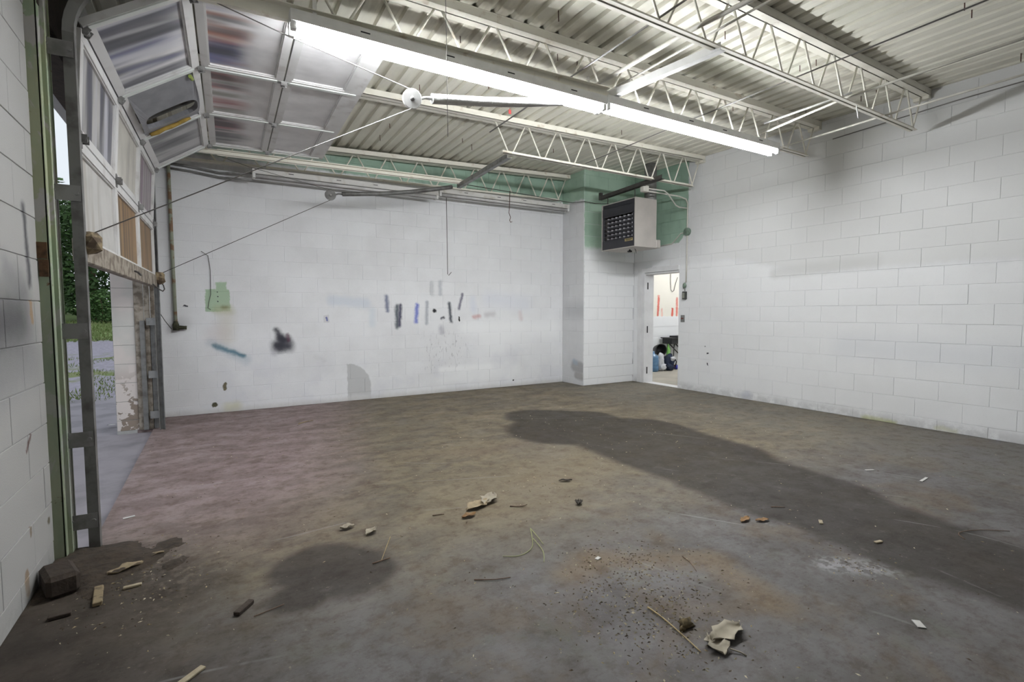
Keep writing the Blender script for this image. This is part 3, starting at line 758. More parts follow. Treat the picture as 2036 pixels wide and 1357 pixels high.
# ---------------------------------------------------------------- fluorescent strip lights
def strip_light(x0, x1, y, z, tube_mat, label, group, hous, reflector=False, hang=None, lone=False, name='strip_light'):
    root = empty(name, ((x0+x1)/2, y, z), label, 'strip light', group)
    m = MB()
    w0, w1 = .062, .064
    za, zb = z + .026, z + .092
    sec = [(-w0, za), (w0, za), (w1, zb - .012), (w1, zb), (-w1, zb), (-w1, zb - .012)]
    n = len(sec)
    m.add([(x, y + a, b) for x in (x0, x1) for a, b in sec],
          [tuple(range(n)), tuple(reversed(range(n, 2*n)))] + [(i, (i+1) % n, (i+1) % n + n, i + n) for i in range(n)])
    hs = m.build('housing', hous, root)
    if reflector:
        m = MB()
        for s in (-1, 1):
            m.obox((x0, y + s*.055, za + .004), (x1 - x0, 0, 0), (0, s*.075, -.035), (0, 0, .004))
        m.build('reflector', hous, root)
    for s in (-1, 1):
        m = MB(); m.tube([(x0 + .035, y + s*.043, z), (x1 - .035, y + s*.043, z)], .0185, 12); m.build('tube', tube_mat, root)
        for xe, d in ((x0, 1), (x1, -1)):
            m = MB(); m.box((min(xe, xe + d*.034), y + s*.043 - .016, z - .024), (max(xe, xe + d*.034), y + s*.043 + .016, za + .012))
            m.build('lampholder', M_OLDWHITE if reflector else M_WHITEMETAL, root, bevel=.003)
    for f in (.18, .42, .62, .86):
        xx = x0 + (x1 - x0)*f; m = MB()
        m.obox((xx - .03, y - .0640, za + .034), (.06, 0, 0), (0, -.0009, .008), (0, .004, .0)); m.build('slot', M_DARKSLOT, hs)
    if hang:
        for f in (.06, .94):
            xx = x0 + (x1 - x0)*f; m = MB()
            m.box((xx - .012, y - .004, zb - .002), (xx + .012, y + .002, hang)); m.build('hanger_strap', hous, root)
    return root
strip_light(.441, 2.872, 3.365, 2.975, M_LIT, 'lit white fluorescent strip nearer the overhead door', 'lit fluorescent strips', M_WHITEMETAL, hang=3.215)
strip_light(2.888, 5.317, 3.365, 2.992, M_LIT, 'lit white fluorescent strip pointing at the right wall', 'lit fluorescent strips', M_WHITEMETAL, hang=3.20)
strip_light(.455, 2.905, 7.11, 2.965, M_TUBEOFF, 'unlit dusty strip light over the left half of the back wall', 'unlit strip lights on the back wall', M_OLDWHITE, False, hang=3.115)
strip_light(2.925, 5.315, 7.11, 3.015, M_TUBEOFF, 'unlit dusty strip light ending by the pipe chase', 'unlit strip lights on the back wall', M_OLDWHITE, False, hang=3.16)

# ---------------------------------------------------------------- overhead door
DOOR_ROT = -.021
door = empty('overhead_door', (-.590, 3.50, 1.55), 'grey sectional overhead door raised partway, panels streaked with spray paint', 'garage door', rotz=DOOR_ROT)
DM = world_mat(door); DW = 3.05
def dl(x, u, z):
    """door coordinates (x into room from the leaf, u across the opening, z height) to world"""
    return DM @ Vector((x, u, z - 1.55))
PATH = [(0.0, 1.55), (0.0, 2.205), (.035, 2.775), (.535, 3.105), (1.105, 3.115), (1.715, 3.125)]
UH = [0.02, 1.02, 2.03, 3.03]
PAN = [['whiteplank', 'ply', 'ply'], ['vdark', 'cream', 'purple'], ['bluedark', None, 'grey'], ['mixed', 'red', 'reddark'], ['plain', 'plain', 'plain']]

def sec_box(m, p0, t, nrm, s0, s1, u0, u1, n0, n1):
    """t, nrm are 2D (x,z) unit vectors"""
    def pt(s, u, n): return dl(p0[0] + t[0]*s + nrm[0]*n, u, p0[1] + t[1]*s + nrm[1]*n)
    o = pt(s0, u0, n0)
    m.obox(o, pt(s1, u0, n0) - o, pt(s0, u1, n0) - o, pt(s0, u0, n1) - o)

def uv_box(ob, s0, s1, u0, u1, pt_inv):
    me = ob.data; uv = me.uv_layers.new(name='panel')
    for l in me.loops:
        w = ob.matrix_world_like @ me.vertices[l.vertex_index].co if False else None
    return uv

def panel_obj(p0, t, nrm, s0, s1, u0, u1, n0, n1, mat, parent, name='panel', label=None):
    m = MB(); sec_box(m, p0, t, nrm, s0, s1, u0, u1, n0, n1)
    o = m.build(name, mat, parent, label=label)
    me = o.data; uv = me.uv_layers.new(name='UVMap'); inv = DM.inverted(); pw = world_mat(parent)
    for lp in me.loops:
        q = inv @ (pw @ me.vertices[lp.vertex_index].co); q.z += 1.55
        s = (q.x - p0[0])*t[0] + (q.z - p0[1])*t[1]
        uv.data[lp.index].uv = (s, q.y)
    return o

for i in range(5):
    a, b = PATH[i], PATH[i+1]
    d = Vector((b[0]-a[0], b[1]-a[1])); L = d.length; t = (d.x/L, d.y/L); nrm = (t[1], -t[0])
    m = MB()
    lo_r = .13 if i == 0 else .055
    if i == 4: hi_r = .15
    else: hi_r = .06
    g = .006
    sec_box(m, a, t, nrm, g, lo_r, 0, DW, -.040, 0)
    sec_box(m, a, t, nrm, L - hi_r, L - g, 0, DW, -.040, 0)
    for k, uh in enumerate(UH):
        w = .045 if k in (0, 3) else .042
        u0 = max(0, uh - w); u1 = min(DW, uh + w)
        sec_box(m, a, t, nrm, lo_r, L - hi_r, u0, u1, -.040, -.001)
    sec = m.build('section', M_DOORFR, door, label='bottom section with a bare wood rail' if i == 0 else None)
    if i >= 2:
        for uh in UH:
            m = MB(); sec_box(m, a, t, nrm, .03, L - .05, min(max(uh - .016, 0), DW - .03), min(max(uh + .016, .03), DW), -.002, .007)
            m.build('stile_strip', M_DOORST, sec)
    for k in range(3):
        u0 = UH[k] + .044; u1 = UH[k+1] - .044; kind = PAN[i][k]
        if kind:
            lab = {'ply': 'bare brown plywood panel'}.get(kind)
            panel_obj(a, t, nrm, lo_r, L - hi_r, u0, u1, -.030, -.020, M_P[kind], sec, label=lab)
            m = MB(); s0, s1 = lo_r, L - hi_r; w = .010      # thin bead around the panel
            sec_box(m, a, t, nrm, s0, s0 + w, u0, u1, -.020, -.008); sec_box(m, a, t, nrm, s1 - w, s1, u0, u1, -.020, -.008)
            sec_box(m, a, t, nrm, s0, s1, u0, u0 + w, -.020, -.008); sec_box(m, a, t, nrm, s0, s1, u1 - w, u1, -.020, -.008)
            m.build('panel_bead', M_DOORFR, sec)
        else:
            # broken bay patched with a dark curled sheet that has a rounded slot torn in it
            m = MB(); s0, s1 = lo_r, L - hi_r
            def pt(s, u, n): return dl(a[0] + t[0]*s + nrm[0]*n, u, a[1] + t[1]*s + nrm[1]*n)
            NN = 40; outer = []; inner = []
            cs, cu = (s0+s1)/2 + .01, (u0+u1)/2 + .10; hs, hu = (s1-s0)*.44, (u1-u0)*.20
            for q in range(NN):
                an = 2*PI*q/NN; cx_, sx_ = math.cos(an), math.sin(an)
                k_ = 1/max(abs(cx_), abs(sx_))
                outer.append(((s0+s1)/2 + cx_*k_*(s1-s0)/2, (u0+u1)/2 + sx_*k_*(u1-u0)/2))
                ee = 4.0; rr = (abs(cx_)**ee + abs(sx_)**ee)**(-1/ee)
                inner.append((cs + cx_*rr*hs, cu + sx_*rr*hu))
            bulge = lambda u: .05*math.sin(PI*(u - u0)/(u1 - u0))
            vs_ = [pt(s, u, -.012 + bulge(u)) for s, u in outer] + [pt(s, u, -.012 + bulge(u)) for s, u in inner] + [pt(s, u, -.05 + bulge(u)) for s, u in inner]
            fs = [(q, (q+1) % NN, NN + (q+1) % NN, NN + q) for q in range(NN)] + [(NN + q, NN + (q+1) % NN, 2*NN + (q+1) % NN, 2*NN + q) for q in range(NN)]
            m.add(vs_, fs)
            m.build('torn_sheet', simple('torn_grey_sheet', (.24, .24, .26), .5, .1, .12, 8), sec, label='dark grey sheet with a torn rounded slot')
            for so, un in ((.02, .0), (.11, .01)):
                m = MB(); m.bar(pt(s0 - .01, cu + so, -.045), pt(s1 + .01, cu + so - .03, -.035), .026, .02); m.build('strut', M_STEELD, sec)
            for q in range(5):
                ss = s0 + .06 + .09*q; m = MB(); m.bar(pt(ss, cu - .13, -.085), pt(ss + random.uniform(-.05, .05), cu + .03, -.065), .03, .025); m.build('linkage', M_STEELD, sec)
            for uu in (u1 - .012, ):
                m = MB(); m.tube([pt(s0 + .04 + .06*q, uu - .01 + .012*math.sin(q*2.1), .004) for q in range(7)], [.014, .02, .017, .021, .015, .018, .010], 7)
                m.build('foam_bead', simple('ochre_foam', (.42, .28, .06), .8, 0, .2, 20, bmp=.4), sec, label='ochre smear of expanding foam')
            m = MB(); m.tube([pt(s1 - .03, u0 + .02, .01), pt(s1 - .02, u0 + .08, .012)], .015, 6); m.build('tape', simple('green_tape', (.32, .40, .10), .6), sec)
    # hinges on the joint at the far end of this section
    if i < 4:
        for k, uh in enumerate(UH):
            m = MB(); uu = min(max(uh, .04), DW - .04)
            b_ = b; nx = Vector((PATH[i+2][0]-a[0], PATH[i+2][1]-a[1])).normalized(); nn = (nx.y, -nx.x)
            def hp(s, u, n): return dl(b_[0] + nx.x*s + nn[0]*n, uu + u, b_[1] + nx.y*s + nn[1]*n)
            o_ = hp(-.045, -.022, 0); m.obox(o_, hp(.045, -.022, 0) - o_, hp(-.045, .022, 0) - o_, hp(-.045, -.022, .006) - o_)
            m.tube([hp(0, -.030, .018), hp(0, .030, .018)], .013, 8)
            for sgn in (-1, 1):
                o_ = hp(-.022, sgn*.022 - .003, .004); m.obox(o_, hp(.022, sgn*.022 - .003, .004) - o_, hp(-.022, sgn*.022 + .003, .004) - o_, hp(-.022, sgn*.022 - .003, .034) - o_)
            m.build('hinge', M_GALV, sec)
# bottom rail, broken timber ends, latch
m = MB(); o_ = dl(-.045, -.03, 1.545); m.obox(o_, dl(.008, -.03, 1.545) - o_, dl(-.045, DW + .02, 1.545) - o_, dl(-.045, -.03, 1.672) - o_)
m.build('bottom_rail', M_WOOD, door, bevel=.006, label='weathered grey timber bottom rail')
def chunk(name, u, mat, seed):
    m = MB(); c = dl(.03, u, 1.645); rnd = random.Random(seed)
    bm = bmesh.new(); bmesh.ops.create_icosphere(bm, subdivisions=2, radius=.062)
    for v in bm.verts:
        v.co = Vector((max(-.048, min(.048, v.co.x)), v.co.y*.8, v.co.z*1.05)) * (1 + rnd.uniform(-.14, .14))
    m.add([c + v.co for v in bm.verts], [[v.index for v in f.verts] for f in bm.faces]); bm.free()
    m.build(name, mat, door, label='splintered yellow timber end')
chunk('broken_timber_end', -.02, M_WOODRAW, 1); chunk('broken_timber_end', DW + .005, M_WOODRAW, 2)
m = MB(); m.tube([dl(.012, 1.55, 1.61), dl(.035, 1.55, 1.60), dl(.04, 1.66, 1.585)], .008, 6); m.build('latch', M_STEELD, door)
m = MB(); m.tube([dl(.03, DW - .55, 1.55), dl(.04, DW - .2, 1.52), dl(.05, DW + .06, 1.505), dl(.06, DW + .13, 1.53), dl(.05, DW + .14, 1.575), dl(.04, DW + .09, 1.59)], .006, 6)
m.build('rope', M_CABLED, door)

# tracks --------------------------------------------------------------
def track(u, label, x_end, side):
    root = empty('door_track', dl(-.01, u, 0.0), label, 'door track', 'overhead door tracks', rotz=DOOR_ROT)
    R_ = .36; zc = 2.70; zt_ = 3.06
    def channel(name, pts):
        """C section swept along (x,z) points at width u"""
        m = MB(); hw = .024
        n = len(pts); nor = []
        for i in range(n):
            d = Vector((pts[min(i+1, n-1)][0]-pts[max(i-1, 0)][0], pts[min(i+1, n-1)][1]-pts[max(i-1, 0)][1])).normalized(); nor.append(Vector((d.y, -d.x)))
        # web on the outer side (away from door), two flanges
        secs = [(-hw, -side*.022), (hw, -side*.022), (hw, side*.022), (hw - .004, side*.022), (hw - .004, -side*.018), (-hw + .004, -side*.018), (-hw + .004, side*.022), (-hw, side*.022)]
        k = len(secs)
        vs_ = [dl(pts[i][0] + nor[i].x*a, u + b, pts[i][1] + nor[i].y*a) for i in range(n) for a, b in secs]
        fs = [(i*k + j, i*k + (j+1) % k, (i+1)*k + (j+1) % k, (i+1)*k + j) for i in range(n-1) for j in range(k)]
        fs += [tuple(range(k)), tuple((n-1)*k + j for j in reversed(range(k)))]
        m.add(vs_, fs); return m.build(name, M_GALVD if 'vert' in name else M_GALV if 'curv' in name else M_JOIST, root)
    X0 = -.004
    channel('vertical_track', [(X0, 0.0), (X0, zc)])
    channel('curved_track', [(X0 + R_*(1 - math.cos(q*PI/24)), zc + R_*math.sin(q*PI/24)) for q in range(13)])
    channel('horizontal_track', [(X0 + R_, zt_), (x_end, zt_ + .035)])
    m = MB(); xa, xe_ = X0 + R_ + .25, x_end - .02; sl = .035/(x_end - X0 - R_)
    za = zt_ + .25*sl; ze = zt_ + .035
    for dy0, dy1, dz0, dz1 in ((.0225, .0265, -.03, .045), (.0265, .070, .041, .045)):
        o_ = dl(xa, u - side*dy0, za + dz0)
        m.obox(o_, dl(xe_, u - side*dy0, ze + dz0) - o_, dl(xa, u - side*dy1, za + dz0) - o_, dl(xa, u - side*dy0, za + dz1) - o_)
    m.build('track_angle', M_JOIST, root)
    for zb_ in (2.61, 1.89, 1.18, .607, .166):
        m = MB(); o_ = dl(-.115, u - side*.030, zb_ - .04)
        m.obox(o_, dl(.015, u - side*.030, zb_ - .04) - o_, dl(-.115, u - side*.026, zb_ - .04) - o_, dl(-.115, u - side*.030, zb_ + .04) - o_)
        o_ = dl(-.115, u - side*.065, zb_ - .04)
        m.obox(o_, dl(-.111, u - side*.065, zb_ - .04) - o_, dl(-.115, u - side*.026, zb_ - .04) - o_, dl(-.115, u - side*.065, zb_ + .04) - o_)
        m.tube([dl(0, u - side*.029, zb_), dl(0, u - side*.040, zb_)], .010, 8)
        m.tube([dl(-.09, u - side*.029, zb_ + .01), dl(-.09, u - side*.036, zb_ + .01)], .007, 8)
        m.build('bracket', M_GALV, root)
    return root
track(-.065, 'galvanised overhead door track beside the green jamb, nearer the viewer', 3.52, 1)
track(DW + .065, 'galvanised overhead door track by the back wall', 3.60, -1)

# angle iron braces holding the track ends
def brace(p, q, mat, label):
    def fn(m):
        p_, q_ = Vector(p), Vector(q); d = q_ - p_
        m.obox(p_ - Vector((.002, 0, .028)), d, (.004, 0, 0), (0, 0, .056)); m.obox(p_ - Vector((.0, 0, .028)), d, (.056, 0, 0), (0, 0, .004))
    return one('track_brace', fn, mat, label, 'angle iron', 'track braces', loc=q)
brace((2.93, 3.45, 3.115), (3.22, 2.47, 3.195), M_WHITEMETAL, 'white angle iron brace from the track end to the nearest joist')
brace((3.01, 6.62, 3.05), (3.10, 5.35, 3.155), M_GALV, 'grey angle iron brace rising from the far track end to the cut joist')

# extension springs with pulleys
def spring(y, xp, zp, xe, ze, label, mat, rad):
    root = empty('extension_spring', (xe, y, ze), label, 'spring', 'overhead door springs')
    p = Vector((xp, y, zp)); e = Vector((xe, y, ze)); d = (e - p).normalized()
    a = p + d*.15
    pts = [a + (e - a)*k/14 - Vector((0, 0, .03*math.sin(PI*k/14))) for k in range(15)]
    m = MB(); m.tube(pts, rad, 12); m.build('spring_body', mat, root)
    m = MB()     # close wound coils show as fine rings
    for k in range(0, 140):
        f = k/140; q = a + (e - a)*f - Vector((0, 0, .03*math.sin(PI*f)))
        m.lathe(q - d*.003, d, [(0, rad), (.003, rad + .0035), (.006, rad)], 10)
    o = m.build('coils', mat, root); o['kind'] = 'stuff'
    m = MB(); m.tube([p, p + d*.06, p + d*.10 + Vector((0, 0, .008)), a + d*.02], [.012, .011, .010, .016], 8); m.build('fork', mat, root)
    m = MB(); ax = Vector((0.15, 1, .25)).normalized()
    m.lathe(p - ax*.014, ax, [(0, .001), (0, .062), (.004, .066), (.010, .056), (.018, .056), (.024, .066), (.028, .062), (.028, .001)], 28, False)
    m.build('pulley', mat, root)
    m = MB(); m.lathe(p - ax*.022, ax, [(0, .001), (0, .016), (.044, .016), (.044, .001)], 12); m.build('axle', M_GALV, root)
    return p
pn = spring(3.41, 1.218, 2.740, 2.86, 3.085, 'white wrapped extension spring hanging under the lit lamps', M_WHITEMETAL, .032)
pf = spring(6.66, 1.295, 2.740, 2.95, 3.04, 'dark grey extension spring in front of the back wall', M_GALVD, .026)  # dark steel paints in the far spring's poor light
def cable(pts, r, mat, label, name='lift_cable', cat='cable', group='door lift cables'):
    return one(name, lambda m: m.tube(pts, r, 5), mat, label, cat, group, loc=pts[0])
cable([pn + Vector((0, 0, .062)), (.4, 3.42, 2.965), dl(-.02, -.07, 3.20)], .0035, M_CABLE, 'steel cable rising from the white pulley to the door header')
cable([pn + Vector((0, 0, -.062)), dl(.04, -.01, 1.70)], .0035, M_CABLE, 'long steel cable from the white pulley down to the near door corner')
cable([pf + Vector((0, 0, -.062)), dl(.04, DW + .01, 1.69)], .0035, M_CABLED, 'dark cable from the far pulley down to the far door corner')
cable([pf + Vector((0, 0, .062)), (.4, 6.66, 2.96), dl(-.02, DW + .06, 3.19)], .003, M_CABLED, 'dark cable from the far pulley up to the header')
cable([(-.57, 7.0, 1.62), (-.55, 7.05, 1.45), (-.56, 7.06, 1.3), (-.50, 7.08, 1.18), (-.44, 7.1, 1.08)], .004, M_CABLED, 'thin dark cable dangling beside the far door track', 'loose_cable', 'cable', None)

# ---------------------------------------------------------------- door surround
def jamb(m):
    m.box((-.82, 3.345, 0), (-.700, 3.352, 3.6))
    m.box((-.705, 3.345, 0), (-.697, 3.455, 3.6))
    m.box((-.82, 3.452, 0), (-.675, 3.460, 3.6))
    m.box((-.82, 3.352, 0), (-.81, 3.452, 3.6))
    m.box((-.697, 3.385, 0), (-.680, 3.45, 3.6))
one('trim_1', jamb, M_JAMB, 'peeling green steel door jamb at the end of the left wall', 'door jamb', kind='structure')
tj = one('trim_2', lambda m: m.box((-.745, 6.715, 0), (-.665, 6.74, 2.74)), M_WOOD, 'weathered timber jamb at the far side of the overhead door', 'door jamb', kind='structure')
for lo, hi in (((-.700, 6.675, 0), (-.655, 6.713, 1.19)), ((-.66, 6.715, 0), (-.615, 6.80, 2.9)), ((-.612, 6.72, 0), (-.57, 6.79, 1.18)), ((-.61, 6.80, 0), (-.56, 6.86, 2.6))):
    m = MB(); m.box(lo, hi); m.build('board', M_WOOD if hi[2] > 1.5 else M_GALVD, tj, bevel=.003)
one('trim_3', lambda m: (m.box((-.86, 3.46, 2.70), (-.70, 6.74, 2.742)), m.box((XL, 3.35, 2.78), (XL + .05, 6.8, 3.2))), M_DARKWOOD, 'dark timber header over the overhead door', 'door header', kind='structure')
for p, s in (((-.690, 3.36, 1.50), .055), ((-.690, 3.36, 1.43), .05)):
    pass
one('rag_patch', lambda m: (m.box((-.748, 3.338, 1.545), (-.706, 3.3445, 1.625)), m.box((-.740, 3.336, 1.455), (-.704, 3.3445, 1.54))), simple('brown_tape', (.16, .085, .04), .8, 0, .3, 30), 'pieces of brown torn tape on the green jamb', 'tape', loc=(-.725, 3.3445, 1.455))

# ---------------------------------------------------------------- inner doorway
d1 = empty('door_1', (XR, 6.1, 0), 'white doorway frame in the far corner of the right wall', 'doorway'); d1['kind'] = 'structure'
for nm, lo, hi in (('jamb_board', (XR - .018, 6.484, 0), (XR + WT + .01, 6.545, 2.0)), ('casing', (XR - .022, 6.545, 0), (XR + .008, 6.645, 2.03)),
                   ('head_board', (XR - .018, DY0 - .01, 1.915), (XR + WT + .01, 6.484, 1.938)), ('head_casing', (XR - .020, DY0 - .005, 1.945), (XR + .008, 6.64, 2.03)),
                   ('threshold', (XR + .02, DY0 + .002, -.01), (XR + WT, 6.482, .006))):
    m = MB(); m.box(lo, hi); m.build(nm, M_TRIM, d1, bevel=.003)
for z in (.22, .95, 1.72):
    m = MB(); m.box((XR + .05, 6.481, z - .06), (XR + .075, 6.4845, z + .06)); m.build('hinge_slot', M_DARKSLOT, d1)

# room beyond
IY = 8.10
one('floor_inner', lambda m: m.box((XR + WT, 4.6, -.12), (12.0, IY, 0)), simple('inner_floor', (.42, .39, .33), .7, 0, .1, 2.5), 'pale dusty floor of the room beyond the doorway', 'floor', kind='structure')
one('wall_inner_back', lambda m: m.box((XR + WT, IY, -.12), (12.0, IY + .15, 3.3)), M_INNER, 'cream wall with red spray marks seen through the doorway', 'wall', kind='structure')
one('wall_inner_side', lambda m: m.box((12.0, 4.4, -.12), (12.15, IY + .15, 3.3)), M_PLAIN, 'white end wall of the room beyond the doorway', 'wall', kind='structure')
one('wall_inner_front', lambda m: m.box((XR + WT, 4.4, -.12), (12.0, 4.6, 3.3)), M_PLAIN, 'white near wall of the room beyond the doorway', 'wall', kind='structure')
one('ceiling_inner', lambda m: m.box((XR + WT, 4.4, 3.2), (12.15, IY + .15, 3.3)), M_PLAIN, 'white ceiling of the room beyond the doorway', 'ceiling', kind='structure')
wi = bpy.data.objects['wall_inner_back']
for z in (.06, .27, .49, .71, .93):
    m = MB(); m.box((XR + WT + .01, IY - .012, z), (11.9, IY, min(z + .213, 1.155))); m.build('board', M_INNER, wi)
strip_light(8.0, 10.44, 6.3, 3.08, M_LITIN, 'unseen lit strip light on the ceiling of the room beyond', None, M_WHITEMETAL, hang=3.2)  # unseen lamp put in to brighten the room beyond

# things lying in the room beyond
def blob(m, c, r, seed, sq=(1, 1, 1), sub=3, amp=.25, freq=2.2):
    bm = bmesh.new(); bmesh.ops.create_icosphere(bm, subdivisions=sub, radius=1)
    vs_ = []
    for v in bm.verts:
        n = mnoise.noise(v.co*freq + Vector((seed*3.1, seed*1.7, seed)))
        q = v.co*(1 + amp*n*1.6)
        vs_.append(Vector(c) + Vector((q.x*r*sq[0], q.y*r*sq[1], max(q.z*r*sq[2], -c[2] + .002))))
    m.add(vs_, [[v.index for v in f.verts] for f in bm.faces], True); bm.free()
M_NAVY = simple('navy_cloth', (.012, .022, .055), .9, 0, .3, 12, bmp=.4)
M_WCLOTH = simple('white_cloth', (.62, .63, .66), .9, 0, .1, 10, bmp=.4)
one('water_jug', lambda m: m.lathe((7.95, 7.62, 0), (0, 0, 1), [(0, .001), (0, .10), (.03, .125), (.10, .125), (.12, .115), (.14, .125), (.24, .125), (.27, .115), (.29, .122), (.33, .11), (.37, .05), (.40, .035), (.43, .035), (.43, .001)], 20),
    simple('blue_plastic', (.12, .25, .42), .25, 0, .15, 9), 'translucent blue water jug just inside the doorway', 'jug')
one('white_bag', lambda m: (blob(m, (8.16, 7.60, .20), .13, 3, (.62, .55, 1.5)), blob(m, (8.18, 7.56, .09), .09, 5, (.9, .8, .9))), M_WCLOTH, 'crumpled white bag between the blue jug and the navy backpack', 'bag')
bp = empty('backpack', (8.40, 7.60, 0), 'navy blue backpack lying on the floor beyond the doorway', 'backpack')
m = MB(); blob(m, (8.43, 7.62, .165), .17, 8, (.85, .6, 1.0)); m.build('body', M_NAVY, bp)
m = MB(); blob(m, (8.36, 7.53, .07), .10, 9, (1.0, .7, .7)); m.build('pocket', M_NAVY, bp)
m = MB(); blob(m, (8.45, 7.52, .25), .06, 10, (1.1, .5, .8)); m.build('flap', M_WCLOTH, bp, label='white cloth flap')
m = MB(); m.tube([(8.52, 7.55, .28), (8.56, 7.52, .18), (8.53, 7.53, .06)], .012, 6); m.build('strap', M_BLACK, bp)
def bucket(m):
    c = Vector((8.42, 7.88, .425)); ax = Vector((-.35, -.9, .12)).normalized()
    m.lathe(c + ax*.10, -ax, [(0, .128), (0, .116), (.02, .114), (.20, .095), (.20, .001)], 24); m.lathe(c + ax*.105, -ax, [(0, .116), (0, .130), (.02, .130), (.21, .105), (.21, .001)], 24)
one('bucket', bucket, M_BLACK, 'black bucket tipped on its side on the pile beyond the doorway', 'bucket')
one('storage_sack', lambda m: blob(m, (8.42, 7.89, .14), .15, 21, (1.0, .8, 1.0)), M_WCLOTH, 'pale lumpy sack under the black bucket', 'sack')
one('green_bottle', lambda m: m.lathe((8.68, 7.86, 0), (0, 0, 1), [(0, .001), (0, .04), (.02, .045), (.44, .045), (.49, .018), (.54, .016), (.54, .001)], 14), simple('green_plastic', (.20, .50, .10), .3), 'green plastic bottle standing behind the backpack', 'bottle')
one('blue_ball', lambda m: blob(m, (8.66, 7.60, .05), .05, 31, amp=.02), simple('blue_rubber', (.05, .06, .45), .4), 'small blue ball on the floor at the doorway edge', 'ball')
one('brown_shoe', lambda m: blob(m, (8.72, 7.70, .05), .07, 33, (1.2, .6, .7)), simple('maroon_leather', (.08, .015, .012), .6), 'dark maroon shoe behind the blue ball', 'shoe')
tb = empty('folding_table', (9.2, 7.9, 0), 'black folding tray table cut off by the doorway edge', 'table')
m = MB(); m.box((8.64, 7.72, .665), (9.7, 8.06, .685)); m.build('table_top', M_BLACK, tb, bevel=.004)
m = MB(); m.box((8.67, 7.75, .545), (9.67, 8.03, .665)); m.build('tray', M_BLACK, tb, bevel=.006)
for x0_, x1_ in ((8.80, 8.76), (8.84, 9.16), (9.55, 9.63), (9.5, 9.18)):
    for y_ in (7.80, 7.99):
        m = MB(); m.tube([(x0_, y_, .545), (x1_, y_, .30 if abs(x0_-x1_) > .2 else 0)], .012, 6); m.build('leg', M_BLACK, tb)
one('black_case', lambda m: m.box((8.86, 7.78, .685), (9.2, 8.0, .72)), M_BLACK, 'flat black case lying on the folding table', 'case', bevel=.006)
cable([(8.986, 8.090, 2.396), (8.965, 8.085, 1.979), (8.986, 8.085, 1.760), (9.028, 8.085, 1.718), (9.080, 8.085, 1.739), (9.143, 8.085, 1.927), (9.205, 8.090, 2.052)], .006, M_CABLED, 'looped dark cord hanging on the cream wall beyond the doorway', 'cord_loop', 'cord', None)
cable([(8.298, 8.088, 1.270), (8.340, 8.085, 1.374), (8.371, 8.087, 1.437), (8.340, 8.087, 1.499), (8.298, 8.087, 1.447), (8.330, 8.087, 1.384)], .006, M_CABLED, 'small wire loop on the cream wall above the blue jug', 'wire_loop', 'wire', None)
cable([(8.267, 8.088, 1.822), (8.309, 8.087, 1.781), (8.277, 8.087, 1.718)], .007, M_CABLED, 'short bent wire high on the cream wall beyond the doorway', 'bent_wire', 'wire', None)

# ---------------------------------------------------------------- unit heater
HX0, HX1, HY0, HY1, HZ0, HZ1 = 5.49, 5.93, 5.645, 6.40, 2.255, 2.99
ht = empty('unit_heater', ((HX0+HX1)/2, (HY0+HY1)/2, HZ0), 'grey gas unit heater with dark louvred front hung in the far corner', 'heater')
m = MB()
m.box((HX0 - .012, HY0, HZ0), (HX1, HY0 + .012, HZ1)); m.box((HX0 - .012, HY1 - .012, HZ0), (HX1, HY1, HZ1))
m.box((HX0, HY0 + .012, HZ1 - .012), (HX1, HY1 - .012, HZ1)); m.box((HX0, HY0 + .012, HZ0), (HX1, HY1 - .012, HZ0 + .012))
m.box((HX1 - .01, HY0 + .012, HZ0 + .012), (HX1, HY1 - .012, HZ1 - .012))
m.build('cabinet', M_HEATER, ht)
m = MB(); m.box((HX1 + .001, HY0, HZ0), (HX1 + .10, HY1, HZ0 + .13)); m.build('rear_tray', M_HEATER, ht, bevel=.008)
m = MB()
m.box((HX0 - .004, HY0 + .013, HZ1 - .20), (HX0 + .02, HY1 - .013, HZ1 - .075)); m.box((HX0 - .004, HY0 + .013, HZ0 + .013), (HX0 + .02, HY1 - .013, HZ0 + .145))
m.box((HX0 + .005, HY0 + .013, HZ1 - .07), (HX0 + .03, HY1 - .013, HZ1 - .013))
m.box((HX0, HY0 + .013, HZ0 + .145), (HX0 + .02, HY0 + .06, HZ1 - .2)); m.box((HX0, HY1 - .06, HZ0 + .145), (HX0 + .02, HY1 - .013, HZ1 - .2))
fp = m.build('front_panel', M_HEATDK, ht)
m = MB(); m.box((HX0 + .12, HY0 + .013, HZ0 + .145), (HX0 + .125, HY1 - .013, HZ1 - .2)); m.build('burner_baffle', simple('heat_exchanger', (.10, .10, .11), .4, .6), ht)
NL = 7
for k in range(NL):
    z = HZ0 + .150 + (HZ1 - .205 - HZ0 - .150)*k/(NL - 1)
    m = MB(); m.obox((HX0 - .012, HY0 + .055, z - .012), (.045, 0, .022), (0, HY1 - HY0 - .11, 0), (-.004, 0, .010)); m.build('louvre', M_HEATDK, fp)
M_ALU = simple('bright_fins', (.80, .80, .84), .35, .0)
for k in range(6):
    for j in range(7):
        z = HZ0 + .172 + (HZ1 - .205 - HZ0 - .150)*k/(NL - 1); yy = HY0 + .10 + j*.092
        m = MB(); m.box((HX0 + .045, yy, z), (HX0 + .10, yy + .026, z + .024)); m.build('fin', M_ALU, fp)
